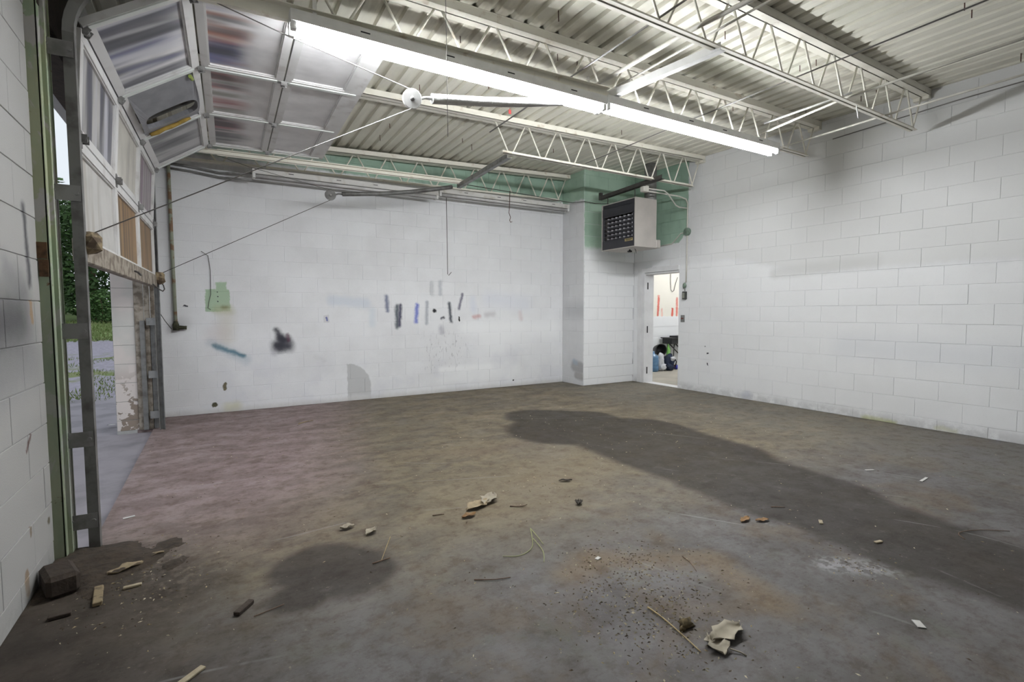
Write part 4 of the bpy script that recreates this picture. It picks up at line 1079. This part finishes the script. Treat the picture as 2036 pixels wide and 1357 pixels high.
# badge
m = MB(); by0, bz0 = HY0 + .05, HZ0 + .095
m.box((HX0 - .007, by0, bz0), (HX0 - .004, by0 + .17, bz0 + .040)); bd = m.build('badge', simple('brass_badge', (.52, .42, .20), .4, .5), ht, label='small brass maker plate')
m = MB()
for k in range(9): m.box((HX0 - .0085, by0 + .012 + k*.016, bz0 + .020), (HX0 - .007, by0 + .023 + k*.016, bz0 + .032))
for k in range(9): m.box((HX0 - .0085, by0 + .03 + k*.012, bz0 + .007), (HX0 - .007, by0 + .037 + k*.012, bz0 + .013))
m.build('lettering', M_BLACK, bd)
m = MB(); m.tube([(5.72, 6.0, HZ0), (5.72, 6.0, HZ0 - .035)], .012, 8); m.tube([(5.70, 6.02, HZ0 - .03), (5.70, 5.94, HZ0 - .035)], .014, 8); m.tube([(5.71, 5.88, HZ0), (5.715, 5.86, HZ0 - .03), (5.71, 5.85, HZ0 - .07)], .005, 6)
m.build('gas_valve', M_BLACK, ht)
one('flue_pipe', lambda m: (m.tube([(6.085, 5.93, HZ1 - .18), (6.085, 5.93, 3.62)], .095, 20), m.lathe((6.085, 5.93, HZ1 + .02), (0, 0, 1), [(0, .095), (0, .10), (.03, .10), (.03, .095)], 20), m.tube([(HX1, 5.93, HZ1 - .12), (6.10, 5.93, HZ1 - .12)], .07, 14)), M_GALV, 'galvanised flue pipe rising from behind the heater to the deck', 'pipe', loc=(6.085, 5.93, HZ1 - .18))
def hb(m):
    m.obox((5.515, 5.16, 3.150), (0, 1.36, -.045), (.004, 0, 0), (0, 0, .06)); m.obox((5.515, 5.16, 3.150), (0, 1.36, -.045), (.06, 0, 0), (0, 0, .004))
hgr = empty('heater_hanger', (5.53, 5.8, 3.13), 'dark angle iron beam carrying the unit heater', 'angle iron')
m = MB(); hb(m); m.build('beam', M_STEELD, hgr)
m = MB(); m.box((5.513, 6.47, 3.105), (5.560, 6.52, 3.22)); m.build('end_tab', M_STEELD, hgr)
for yy in (5.72, 6.33):
    m = MB(); m.tube([(5.545, yy, HZ1 - .002), (5.545, yy, 3.14)], .007, 6); m.build('rod', M_STEELD, hgr)

# ---------------------------------------------------------------- conduits and electrics
def conduit(pts, r, label, mat=M_CONDUIT, name='conduit', group='ceiling conduits'):
    return one(name, lambda m: m.tube(pts, r, 8), mat, label, 'conduit', group, loc=pts[0])
conduit([(2.93, 3.65, 3.25), (2.95, 2.5, 3.25), (3.05, 1.2, 3.22)], .017, 'pale steel conduit crossing from the lamp joint towards the viewer')
conduit([(3.13, 3.62, 3.262), (3.13, 1.2, 3.262)], .008, 'thin pale conduit beside the white angle iron brace')
conduit([(2.62, 4.9, 3.21), (2.62, 3.65, 3.225), (2.62, 1.5, 3.24)], .007, 'thin conduit passing left of the lamp joint', M_CABLE)
conduit([(4.28, 5.33, 3.225), (4.25, 3.6, 3.225), (4.25, 1.0, 3.225)], .006, 'thin straight wire crossing all the joists mid-room', M_CABLE)
conduit([(5.05, 3.35, 3.15), (5.02, 2.5, 3.215), (5.05, 1.0, 3.215)], .011, 'white conduit ending above the tip of the right lamp')
conduit([(5.75, 3.70, 3.175), (5.72, 2.5, 3.185), (5.72, 0.8, 3.185)], .010, 'white conduit resting on the joist ends near the right wall')
conduit([(5.02, 3.30, 3.235), (5.00, 2.45, 3.235)], .010, 'short white conduit stub hooked on the nearest joist', M_WHITEMETAL)
one('hook', lambda m: m.tube([(5.14, 2.47, 3.16), (5.145, 2.47, 3.12), (5.155, 2.465, 3.09), (5.152, 2.462, 3.06), (5.165, 2.46, 3.045)], .006, 6), M_WHITEMETAL, 'small white hook dangling from the nearest joist', 'hook', loc=(5.14, 2.47, 3.16))
one('wire', lambda m: m.tube([(XR - .012, 1.2, 3.40), (XR - .012, 2.2, 3.40), (XR - .012, 3.4, 3.36)], .006, 6), M_CABLE, 'thin wire clipped along the top of the right wall', 'wire', loc=(XR - .012, 2.2, 3.40))

jb = empty('junction_box_set', (5.62, 5.60, 3.06), 'pale square junction box with conduit hanging by the heater', 'junction box')
m = MB(); m.box((5.56, 5.55, 3.06), (5.67, 5.63, 3.155)); m.build('box', M_CONDUIT, jb, bevel=.008)
m = MB(); m.tube([(5.67, 5.585, 3.12), (6.02, 5.58, 3.125), (6.10, 5.58, 3.09), (6.28, 5.58, 2.93), (6.36, 5.58, 2.91), (6.545, 5.575, 2.91)], .010, 8); m.build('conduit', M_CONDUIT, jb)
m = MB(); m.tube([(5.67, 5.60, 3.085), (6.05, 5.60, 3.085)], .010, 8); m.build('conduit', M_CONDUIT, jb)
m = MB(); m.tube([(5.615, 5.59, 3.155), (5.615, 5.45, 3.18), (5.60, 5.38, 3.185)], .009, 6); m.build('conduit', M_CONDUIT, jb)
ec = empty('electrical_conduit', (XR, 5.572, 1.735), 'white conduit running down the right wall beside the doorway', 'conduit')
m = MB(); m.tube([(6.05, 5.60, 3.085), (6.35, 5.585, 3.08), (6.50, 5.572, 3.05), (XR - .016, 5.572, 2.98), (XR - .016, 5.572, 2.0), (XR - .016, 5.578, 1.735)], .011, 8); m.build('pipe', M_CONDUIT, ec)
m = MB(); m.lathe((XR - .045, 5.57, 2.54), (1, 0, 0), [(0, .001), (0, .055), (.006, .062), (.044, .062)], 20); m.build('round_box', M_GREENBOX, ec)
m = MB(); m.tube([(XR - .016, 5.63, 2.53), (XR - .016, 5.70, 2.53), (XR - .016, 5.76, 2.48), (XR - .016, 5.88, 2.385), (XR - .016, 6.2, 2.375)], .009, 8); m.build('pipe', M_CONDUIT, ec)
ts = empty('thermostat', (XR, 5.597, 1.46), 'small black boxed thermostat on the right wall under the conduit', 'thermostat')
m = MB(); m.box((XR - .05, 5.565, 1.465), (XR, 5.630, 1.59)); m.build('case', simple('thermostat_case', (.05, .055, .05), .5), ts, bevel=.006)
m = MB(); m.box((XR - .054, 5.575, 1.485), (XR - .05, 5.615, 1.57)); m.build('cover', simple('thermostat_cover', (.30, .31, .26), .5), ts)
m = MB(); blob(m, (XR - .028, 5.595, 1.685), .042, 12, (.6, .8, 1.1), 2); m.build('fitting', M_GREENBOX, ts)
m = MB(); m.tube([(XR - .02, 5.595, 1.60), (XR - .02, 5.60, 1.66)], .008, 6); m.build('nipple', M_GALV, ts)
sw = empty('light_switch', (XR, 5.645, 1.10), 'metal switch plate with a red toggle beside the doorway', 'light switch')
m = MB(); m.box((XR - .008, 5.605, 1.095), (XR, 5.685, 1.21)); m.build('plate', M_GALV, sw, bevel=.003)
m = MB(); m.obox((XR - .022, 5.628, 1.15), (.014, 0, 0), (0, .034, -.006), (0, 0, .014)); m.build('toggle', simple('red_toggle', (.22, .03, .02), .5), sw)

gp = empty('gas_pipe', (-.41, YB - .04, 1.10), 'rusty green pipe down the back wall beside the overhead door', 'pipe')
M_PIPE = simple('pipe_paint', (.27, .29, .22), .7, 0, .2, 12, col2=(.20, .12, .07), lo=.5, hi=.62)
m = MB(); m.tube([(-.42, YB - .04, 3.06), (-.415, YB - .04, 2.0), (-.41, YB - .04, 1.12)], .020, 10); m.build('pipe', M_PIPE, gp)
m = MB(); m.lathe((-.41, YB - .04, 1.06), (0, 0, 1), [(0, .001), (0, .034), (.07, .034), (.09, .026), (.11, .022)], 12); m.tube([(-.41, YB - .04, 1.095), (-.33, YB - .04, 1.092), (-.30, YB - .04, 1.09)], [.030, .022, .024], 10); m.build('elbow', simple('mossy_iron', (.055, .055, .03), .9, 0, .3, 30, bmp=.4), gp)
for k, (za, zb_) in enumerate(((3.04, 2.98), (2.985, 2.90))):
    one('electrical_conduit', lambda m: m.tube([(-.55, YB - .03, za + .02), (-.2, YB - .03, za), (.1, YB - .04, za - .035), (.46, 7.17, zb_ + .03)], .013, 8), M_GALV, ('upper' if k == 0 else 'lower') + ' grey conduit sagging along the back wall top to the unlit strip', 'conduit', 'conduits feeding the unlit strips', loc=(-.2, YB - .03, za))
one('wire', lambda m: m.tube([(-.12, YB - .02, 2.03), (-.05, YB - .015, 1.98), (-.03, YB - .015, 1.8), (-.035, YB - .015, 1.5), (-.06, YB - .015, 1.4), (-.07, YB - .015, 1.33), (-.04, YB - .012, 1.31)], .0035, 6), M_CABLED, 'thin black wire curling down the back wall left of the green patch', 'wire', loc=(-.05, YB - .015, 1.98))
one('hook_rod', lambda m: m.tube([(3.02, 7.03, 2.97), (3.03, 7.03, 1.84), (3.045, 7.03, 1.82), (3.09, 7.03, 1.87)], .0045, 6), M_CABLED, 'long thin hooked rod hanging from the unlit strip before the back wall', 'rod', loc=(3.02, 7.03, 2.97))
one('hook_wire', lambda m: m.tube([(4.11, 7.02, 3.19), (4.10, 7.02, 2.92), (4.09, 7.02, 2.85), (4.12, 7.02, 2.78), (4.105, 7.02, 2.73), (4.12, 7.02, 2.70), (4.15, 7.02, 2.715)], .005, 6), M_PIN, 'short rusty hooked wire hanging near the chase end of the unlit strip', 'wire', loc=(4.11, 7.02, 3.19))
one('pull_string', lambda m: m.tube([(1.295, 3.0, zdeck(1.3, 3.0)), (1.30, 3.0, 3.0), (1.304, 3.0, 2.38)], .0022, 5), M_CABLE, 'thin string hanging from the deck in front of the lit strip', 'string', loc=(1.295, 3.0, zdeck(1.3, 3.0)))
for nm, x, col, lab in (('yellow', 2.47, (.75, .68, .02), 'tiny yellow tag hanging from the deck above the white spring'), ('red', 2.93, (.65, .08, .08), 'tiny red tag hanging from the deck behind the lit strip')):
    z = zdeck(x, 5.0)
    one('hanging_tag', lambda m: (m.tube([(x, 5.0, z + .01), (x, 5.0, z - .04)], .002, 5), m.box((x - .016, 4.997, z - .085), (x + .016, 5.003, z - .04))), simple(nm + '_tag', col, .6), lab, 'tag', loc=(x, 5.0, z))
one('wire', lambda m: m.tube([(6.5, 6.5, 3.12), (5.6, 6.72, 3.10), (5.37, 6.71, 3.105), (5.33, 7.0, 3.13), (4.4, 7.12, 3.20), (3.4, 7.14, 3.23), (3.1, 6.7, 3.16)], .006, 6), M_CABLED, 'dark wire strung along the last joist past the chase', 'wire', loc=(5.6, 6.73, 3.10))

# ---------------------------------------------------------------- floor litter
def leaf_mesh(m, c, L, Wd, rot, curl, seed, lift=.004):
    rnd = random.Random(seed); nx, ny = 8, 5; vs_ = []
    cr, sr = math.cos(rot), math.sin(rot)
    for i in range(nx + 1):
        s = i/nx; hw = Wd*.5*(math.sin(PI*min(max(s, .03), .97))**.7)*(1 + .25*math.sin(s*17 + seed))
        for j in range(ny + 1):
            t = j/ny*2 - 1
            x = (s - .5)*L; y = t*hw
            z = lift + curl*(t*t*.7 + .5*math.sin(s*5 + seed)**2)*Wd + rnd.uniform(0, .08)*Wd*curl
            vs_.append((c[0] + x*cr - y*sr, c[1] + x*sr + y*cr, z))
    n = ny + 1
    m.add(vs_, [(i*n+j, (i+1)*n+j, (i+1)*n+j+1, i*n+j+1) for i in range(nx) for j in range(ny)], True)
def leaf(x, y, L, Wd, rot, curl, mat, label, seed):
    o = one('leaf', lambda m: leaf_mesh(m, (x, y), L, Wd, rot, curl, seed), mat, label, 'leaf', 'fallen leaves on the floor', loc=(x, y, 0))
    md = o.modifiers.new('thickness', 'SOLIDIFY'); md.thickness = .0012
    return o
leaf(1.44, 2.89, .20, .10, .35, .20, M_LEAF, 'tan curled leaf in the middle of the floor, left of a matching pair', 3)
leaf(1.55, 2.94, .17, .11, .75, .22, M_LEAFP, 'tan curled leaf in the middle of the floor, right of a matching pair', 6)
leaf(.63, 2.985, .085, .05, .1, .36, M_LEAFP, 'small pale curled leaf above the small dark stain, left one', 8)
leaf(.735, 2.85, .085, .05, .6, .38, M_LEAFP, 'small pale curled leaf above the small dark stain, right one', 9)
def big_leaf(m):
    leaf_mesh(m, (1.69, 1.215), .19, .085, .05, .26, 14); leaf_mesh(m, (1.60, 1.19), .11, .085, 1.2, .24, 15, .002)
    m.tube([(1.62, 1.15, .012), (1.645, 1.12, .006), (1.65, 1.10, .003)], .003, 5)
o = one('leaf', big_leaf, M_LEAFP, 'large folded pale leaf at the lower right of the floor', 'leaf', 'fallen leaves on the floor', loc=(1.65, 1.19, 0))
o.modifiers.new('thickness', 'SOLIDIFY').thickness = .0015
leaf(2.035, 2.585, .065, .05, .8, .45, M_LEAFD, 'small dark curled leaf right of the tan leaf pair', 21)
leaf(2.225, 2.99, .10, .03, -.5, .4, M_LEAFD, 'dark thin curled leaf at the edge of the big stain', 22)
leaf(2.74, 1.86, .10, .045, .2, .2, M_LEAFO, 'orange brown leaf scrap below the big stain', 25)
leaf(2.82, 1.80, .09, .04, -.3, .2, M_LEAFO, 'orange brown leaf crumb right of the orange leaf scrap', 26)
leaf(-.42, 3.20, .13, .035, -.35, .35, M_LEAFP, 'pale slender leaf on the soil by the door track', 28)
leaf(-.33, 3.16, .12, .03, .2, .4, M_LEAF, 'tan slender leaf on the soil by the door track', 29)
leaf(-.42, 3.05, .15, .06, .5, .35, M_LEAF, 'torn yellowish leaf on the soil near the dark wood block', 30)
leaf(1.32, 2.77, .10, .05, .1, .3, M_LEAFO, 'reddish leaf scrap below the tan leaf pair', 31)

def twig(pts, r, mat, label, name='twig'):
    r *= .62
    P_ = [Vector(q) for q in pts]; n_ = len(P_); out = []
    for i in range(n_ - 1):      # smooth the run
        a, b, c, d = P_[max(i-1, 0)], P_[i], P_[i+1], P_[min(i+2, n_-1)]
        for k in range(4):
            t = k/4; out.append(tuple(.5*((2*b) + (c - a)*t + (2*a - 5*b + 4*c - d)*t*t + (3*b - a - 3*c + d)*t**3)))
    pts = out + [tuple(P_[-1])]
    pts = [(x, y, z) for x, y, z in pts]
    return one(name, lambda m: m.tube(pts, [r*(1 - .35*i/(len(pts)-1)) for i in range(len(pts))], 6), mat, label, 'twig', 'twigs on the floor', loc=pts[0])
twig([(1.560, 1.505, .006), (1.555, 1.42, .008), (1.540, 1.31, .007), (1.520, 1.198, .005)], .0055, M_STRAW, 'long straight straw beside the large pale leaf')
twig([(2.05, 1.74, .004), (2.02, 1.66, .008), (1.985, 1.60, .006)], .004, M_TWIG, 'thin dark twig on the brown tyre mark')
twig([(.809, 2.725, .012), (.76, 2.63, .008), (.69, 2.49, .005)], .004, M_STRAW, 'bent straw stem at the edge of the small dark stain')
twig([(.645, 2.487, .006), (.74, 2.50, .007)], .006, M_TWIG, 'short dark stick at the edge of the small dark stain', 'stick')
twig([(.78, 6.10, .008), (.86, 6.16, .012), (.95, 6.20, .010)], .011, M_WOODRAW, 'brown stick lying near the foot of the back wall', 'stick')
twig([(1.13, 2.90, .005), (1.20, 2.88, .006)], .006, M_TWIG, 'short twig between the small leaves and the leaf pair', 'stick')
twig([(1.62, 2.78, .005), (1.68, 2.74, .006), (1.73, 2.745, .007)], .006, M_TWIG, 'short forked twig below the leaf pair', 'stick')
twig([(3.86, 3.36, .005), (3.80, 3.33, .006)], .006, M_CHIP, 'pale splinter lying on the big stain', 'splinter')
twig([(3.07, 1.90, .004), (3.14, 1.85, .005)], .005, M_TWIG, 'dark twig just below the big stain')
twig([(.10, 2.30, .005), (.22, 2.33, .006)], .004, M_TWIG, 'thin twig right of the charred stick')
twig([(3.55, 1.07, .004), (3.62, 1.12, .006), (3.78, 1.07, .005), (3.9, .98, .004)], .004, M_TWIG, 'curved thin twig at the right edge of the floor')
twig([(1.02, 2.09, .004), (1.10, 2.04, .006), (1.18, 2.02, .004)], .0045, M_TWIG, 'thin twig below the green stems')
for pts, lab in (([(1.545, 2.415, .01), (1.50, 2.33, .014), (1.43, 2.22, .006), (1.33, 2.18, .004), (1.25, 2.22, .004)], 'longest pale green stem on the floor'),
                 ([(1.545, 2.415, .012), (1.525, 2.32, .012), (1.505, 2.22, .006)], 'short pale green stem beside the longest one'),
                 ([(1.49, 2.30, .010), (1.46, 2.16, .006), (1.40, 2.06, .004)], 'drooping pale green stem below the longest one')):
    twig(pts, .004, M_GRASSB, lab, 'grass_stalk')

def chipbox(x, y, L, Wd, H, rot, mat, label, name='wood_chip', cat='wood chip', group='wood scraps on the floor'):
    def fn(m):
        c, s = math.cos(rot), math.sin(rot)
        m.obox((x - c*L/2 + s*Wd/2, y - s*L/2 - c*Wd/2, .0015), (c*L, s*L, 0), (-s*Wd, c*Wd, 0), (0, 0, H))
    return one(name, fn, mat, label, cat, group, loc=(x, y, 0), bevel=min(H, Wd)*.18)
chipbox(-.655, 3.00, .12, .20, .10, .35, M_DARKWOOD, 'dark dirty wood block against the foot of the left wall', 'wood_block', 'wood block', None)
chipbox(-.68, 3.15, .10, .06, .045, .5, M_SOIL, 'small dirt-caked wood wedge under the green jamb', 'wood_block', 'wood block', None)
chipbox(-.49, 2.82, .035, .17, .02, .12, M_WOODRAW, 'brown splinter of wood standing out from the soil', 'wood_splinter')
chipbox(-.60, 2.72, .075, .03, .015, .1, M_DARKWOOD, 'charred chip in front of the dark wood block', 'wood_splinter')
chipbox(.067, 2.385, .10, .028, .018, .9, M_DARKWOOD, 'charred stick left of the small dark stain', 'wood_splinter')
chipbox(-.37, 2.85, .07, .02, .010, .05, M_CHIP, 'pale wood chip on the soil', 'wood_splinter')
chipbox(-.11, 2.03, .09, .025, .008, .7, M_CHIP, 'tan flat chip at the lower left of the floor', 'wood_splinter')
chipbox(3.10, 1.30, .05, .018, .008, -.2, M_CHIP, 'yellowish chip low on the big stain', 'wood_splinter')
chipbox(3.10, 1.605, .05, .02, .008, .6, M_CHIP, 'yellowish chip in the middle of the big stain', 'wood_splinter')
chipbox(4.46, 1.95, .07, .02, .004, -.5, M_PAPER, 'white paper scrap right of the big stain', 'paper_scrap', 'paper scrap', 'paper scraps')
chipbox(4.56, 1.63, .14, .018, .004, .1, M_PAPER, 'long white paper strip near the right wall', 'paper_scrap', 'paper scrap', 'paper scraps')
chipbox(1.66, 1.95, .03, .02, .004, .3, M_PAPER, 'tiny white scrap on the brown tyre mark', 'paper_scrap', 'paper scrap', 'paper scraps')
chipbox(2.42, .86, .05, .03, .004, .8, M_PAPER, 'small white scrap at the lower right of the floor', 'paper_scrap', 'paper scrap', 'paper scraps')
chipbox(-.50, 3.85, .06, .02, .004, .3, M_PAPER, 'white sliver on the floor just inside the door track', 'paper_scrap', 'paper scrap', 'paper scraps')
one('dirt_clod', lambda m: (blob(m, (1.60, 1.335, .012), .028, 41, (1.2, .8, .7), 2, .5), blob(m, (1.57, 1.325, .008), .015, 42, (1, .8, .7), 2, .5)), simple('clod', (.16, .12, .06), .95, 0, .3, 60), 'crumbly clod beside the long straw', 'dirt clod', loc=(1.60, 1.335, 0))
one('paper_scrap', lambda m: blob(m, (-1.05, 7.2, -.015), .035, 44, (1.3, .8, .6), 2, .3), M_PAPER, 'white scrap lying outside on the apron by the far jamb', 'paper scrap', 'paper scraps', loc=(-1.05, 7.2, -.035))

# loose grit and crumbs: uncountable
def grit(m):
    rnd = random.Random(5)
    cl = [((1.70, 1.66), .20, 520), ((1.56, 1.46), .15, 320), ((1.78, 1.92), .10, 70), ((1.30, 1.66), .2, 90), ((1.45, 1.2), .25, 130), ((2.1, 3.0), .35, 90), ((-.42, 3.0), .22, 260), ((-.5, 2.75), .3, 140),
          ((3.2, 4.0), .8, 140), ((1.2, 2.6), 1.2, 160), ((2.6, 1.9), 1.2, 160), ((.4, 4.6), 1.0, 160), ((4.6, 3.0), 1.2, 90), ((3.9, 5.6), .9, 70), ((.5, 6.3), .9, 60), ((2.72, 1.2), .1, 60)]
    for (cx_, cy_), sd, n in cl:
        for _ in range(n):
            x = rnd.gauss(cx_, sd); y = rnd.gauss(cy_, sd)
            if x < -.58 or x > XR - .1 or y > YB - .1 or (x > XC - .05 and y > YC - .05): continue
            L = rnd.uniform(.003, .010); w = L*rnd.uniform(.3, .8); a = rnd.uniform(0, PI); c, s = math.cos(a), math.sin(a); h = rnd.uniform(.002, .005)
            m.add([(x - c*L, y - s*L, 0), (x - s*w*.6, y + c*w*.6, 0), (x + c*L, y + s*L, 0), (x + s*w*.6, y - c*w*.6, 0), (x + rnd.uniform(-.3, .3)*L, y, h)],
                  [(0, 3, 4), (3, 2, 4), (2, 1, 4), (1, 0, 4)])
def grit_mat(name, cols, seed):
    m, nt, b = newmat(name)
    gi = node(nt, 'ShaderNodeNewGeometry')
    f = ramp(nt, gi.outputs['Random Per Island'], 0, 1, 0, 1, False)
    c = mix(nt, ramp(nt, gi.outputs['Random Per Island'], .42, .46, 0, 1, False), cols[0], cols[1])
    c = mix(nt, ramp(nt, gi.outputs['Random Per Island'], .72, .74, 0, 1, False), c, cols[2])
    link(nt, c, b.inputs['Base Color']); b.inputs['Roughness'].default_value = .9
    return m
one('floor_grit', grit, grit_mat('grit', [(.08, .058, .036), (.30, .24, .14), (.50, .44, .32)], 1), 'scattered grit, crumbs and plant bits over the concrete floor', 'grit', kind='stuff')

# swept soil heap at the foot of the jamb
def soil(m):
    nx = ny = 26; vs_ = []
    for j in range(ny + 1):
        for i in range(nx + 1):
            x = -.735 + .62*i/nx; y = 2.78 + .66*j/ny
            d = math.hypot((x + .66)/.42, (y - 3.20)/.30)*(1 + .5*mnoise.noise(Vector((x*7, y*7, 5))))
            h = .038*max(0, 1 - d)**.8 + .012*mnoise.noise(Vector((x*14, y*14, 2)))*max(0, 1.1 - d)
            vs_.append((x, y, max(h, .0015) if d < 1 else -.003))
    n = nx + 1
    keep = lambda q: vs_[q][2] > 0
    m.add(vs_, [f for f in [(j*n+i, j*n+i+1, (j+1)*n+i+1, (j+1)*n+i) for j in range(ny) for i in range(nx)] if any(keep(q) for q in f)], True)
one('soil_heap', soil, M_SOIL, 'low heap of dark soil swept to the foot of the green jamb', 'soil', kind='stuff')

# ---------------------------------------------------------------- outdoors
def leafcards(m, c, rx, ry, rz, n, size, seed):
    rnd = random.Random(seed)
    for _ in range(n):
        while True:
            p = Vector((rnd.uniform(-1, 1), rnd.uniform(-1, 1), rnd.uniform(-1, 1)))
            if .35 < p.length < 1: break
        p = p.normalized()*(p.length**.4)*(1 + .25*mnoise.noise(p*2.5 + Vector((seed, 0, 0))))
        q = Vector(c) + Vector((p.x*rx, p.y*ry, p.z*rz))
        if q.z < .3: q.z = .3 + rnd.random()*.6
        a = Vector((rnd.gauss(0, 1), rnd.gauss(0, 1), rnd.gauss(0, .6))).normalized(); b = a.cross(Vector((rnd.gauss(0, 1), rnd.gauss(0, 1), rnd.gauss(0, 1)))).normalized()
        s = size*rnd.uniform(.6, 1.3)
        m.add([q - a*s, q - b*s*.5, q + a*s, q + b*s*.5], [(0, 1, 2, 3)])
def leaf_mat(name, c1, c2):
    m, nt, b = newmat(name)
    gi = node(nt, 'ShaderNodeNewGeometry')
    link(nt, mix(nt, gi.outputs['Random Per Island'], c1, c2), b.inputs['Base Color']); b.inputs['Roughness'].default_value = .7
    return m
M_FOL = [leaf_mat('foliage_dark', (.030, .065, .018), (.06, .12, .03)), leaf_mat('foliage_mid', (.05, .11, .03), (.09, .17, .045)), leaf_mat('foliage_deep', (.022, .05, .016), (.045, .09, .026))]
TREES = [(-8.7, 54, 9.2, 2.5, 'tall dark tree across the yard, seen right of the door track', 0), (-2.6, 54, 8.6, 2.4, 'dark tree across the yard half hidden by the white far jamb', 2), (-14.8, 54, 9.6, 2.5, 'tall dark tree seen between the green jamb and the track', 2),
         (-5.7, 61, 10.5, 2.6, 'pale-topped tree standing behind the front tree line, right one', 1), (-12.0, 61, 10.8, 2.6, 'pale-topped tree standing behind the front tree line, left one', 1), (-20.9, 55, 10.0, 2.5, 'far dark tree at the left end of the tree line', 0),
         (-27.2, 55, 9.4, 2.5, 'dark tree well left of the open door, second from the end of the line', 2), (-33.6, 56, 9.8, 2.6, 'dark tree ending the tree line far left of the open door', 0), (-17.9, 61, 10.6, 2.6, 'pale-topped tree behind the tree line, left of the green jamb', 1), (-24.0, 61, 10.4, 2.6, 'pale-topped tree behind the far left trees', 1),
         (-7.6, 50, 2.4, 1.5, 'low bright shrub in front of the tree line', 1), (-11.2, 50, 2.2, 1.5, 'low shrub seen beside the door track', 1), (-4.2, 50.5, 2.2, 1.4, 'low shrub beside the white far jamb', 1)]
for i, (x, y, h, r, lab, mt) in enumerate(TREES):
    gz_ = ground_z(x, y)
    root = empty('tree' if h > 4 else 'shrub', (x, y, gz_), lab, 'tree' if h > 4 else 'shrub', 'trees across the yard')
    m = MB(); m.tube([(x, y, gz_ - .1), (x + .1, y, gz_ + h*.45), (x - .05, y + .1, gz_ + h*.8)], [.22, .16, .06] if h > 4 else [.05, .04, .02], 8); m.build('trunk', M_TWIG, root)
    m = MB(); leafcards(m, (x, y, gz_ + h*.54), r, r*.8, h*.52, 4200 if h > 4 else 1800, .24 if h > 4 else .13, i + 1); m.build('crown', M_FOL[mt], root)
def tufts(m):
    rnd = random.Random(9)
    for _ in range(9000):
        y = rnd.choice([rnd.uniform(9.5, 20), rnd.uniform(30, 52)]); x = -.16*y + rnd.uniform(-.11*y - .6, .12*y + .4)
        n = mnoise.noise(Vector((x*.7*1.3, y*.35*1.3, 0)))
        if y < 22 and n < .02: continue
        if x > -1.0: continue
        h = rnd.uniform(.03, .10) if y < 22 else rnd.uniform(.10, .26); w = .012 if y < 22 else .05; a = rnd.uniform(0, PI)
        z = ground_z(x, y) - .01; dx, dy = math.cos(a)*w, math.sin(a)*w; l = rnd.uniform(-.6, .6)*h
        m.add([(x - dx, y - dy, z), (x + dx, y + dy, z), (x + l, y + rnd.uniform(-.5, .5)*h, z + h)], [(0, 1, 2)])
one('grass', tufts, leaf_mat('grass_blades', (.12, .18, .045), (.22, .25, .10)), 'green grass tufts in the gravel yard', 'grass', kind='stuff')
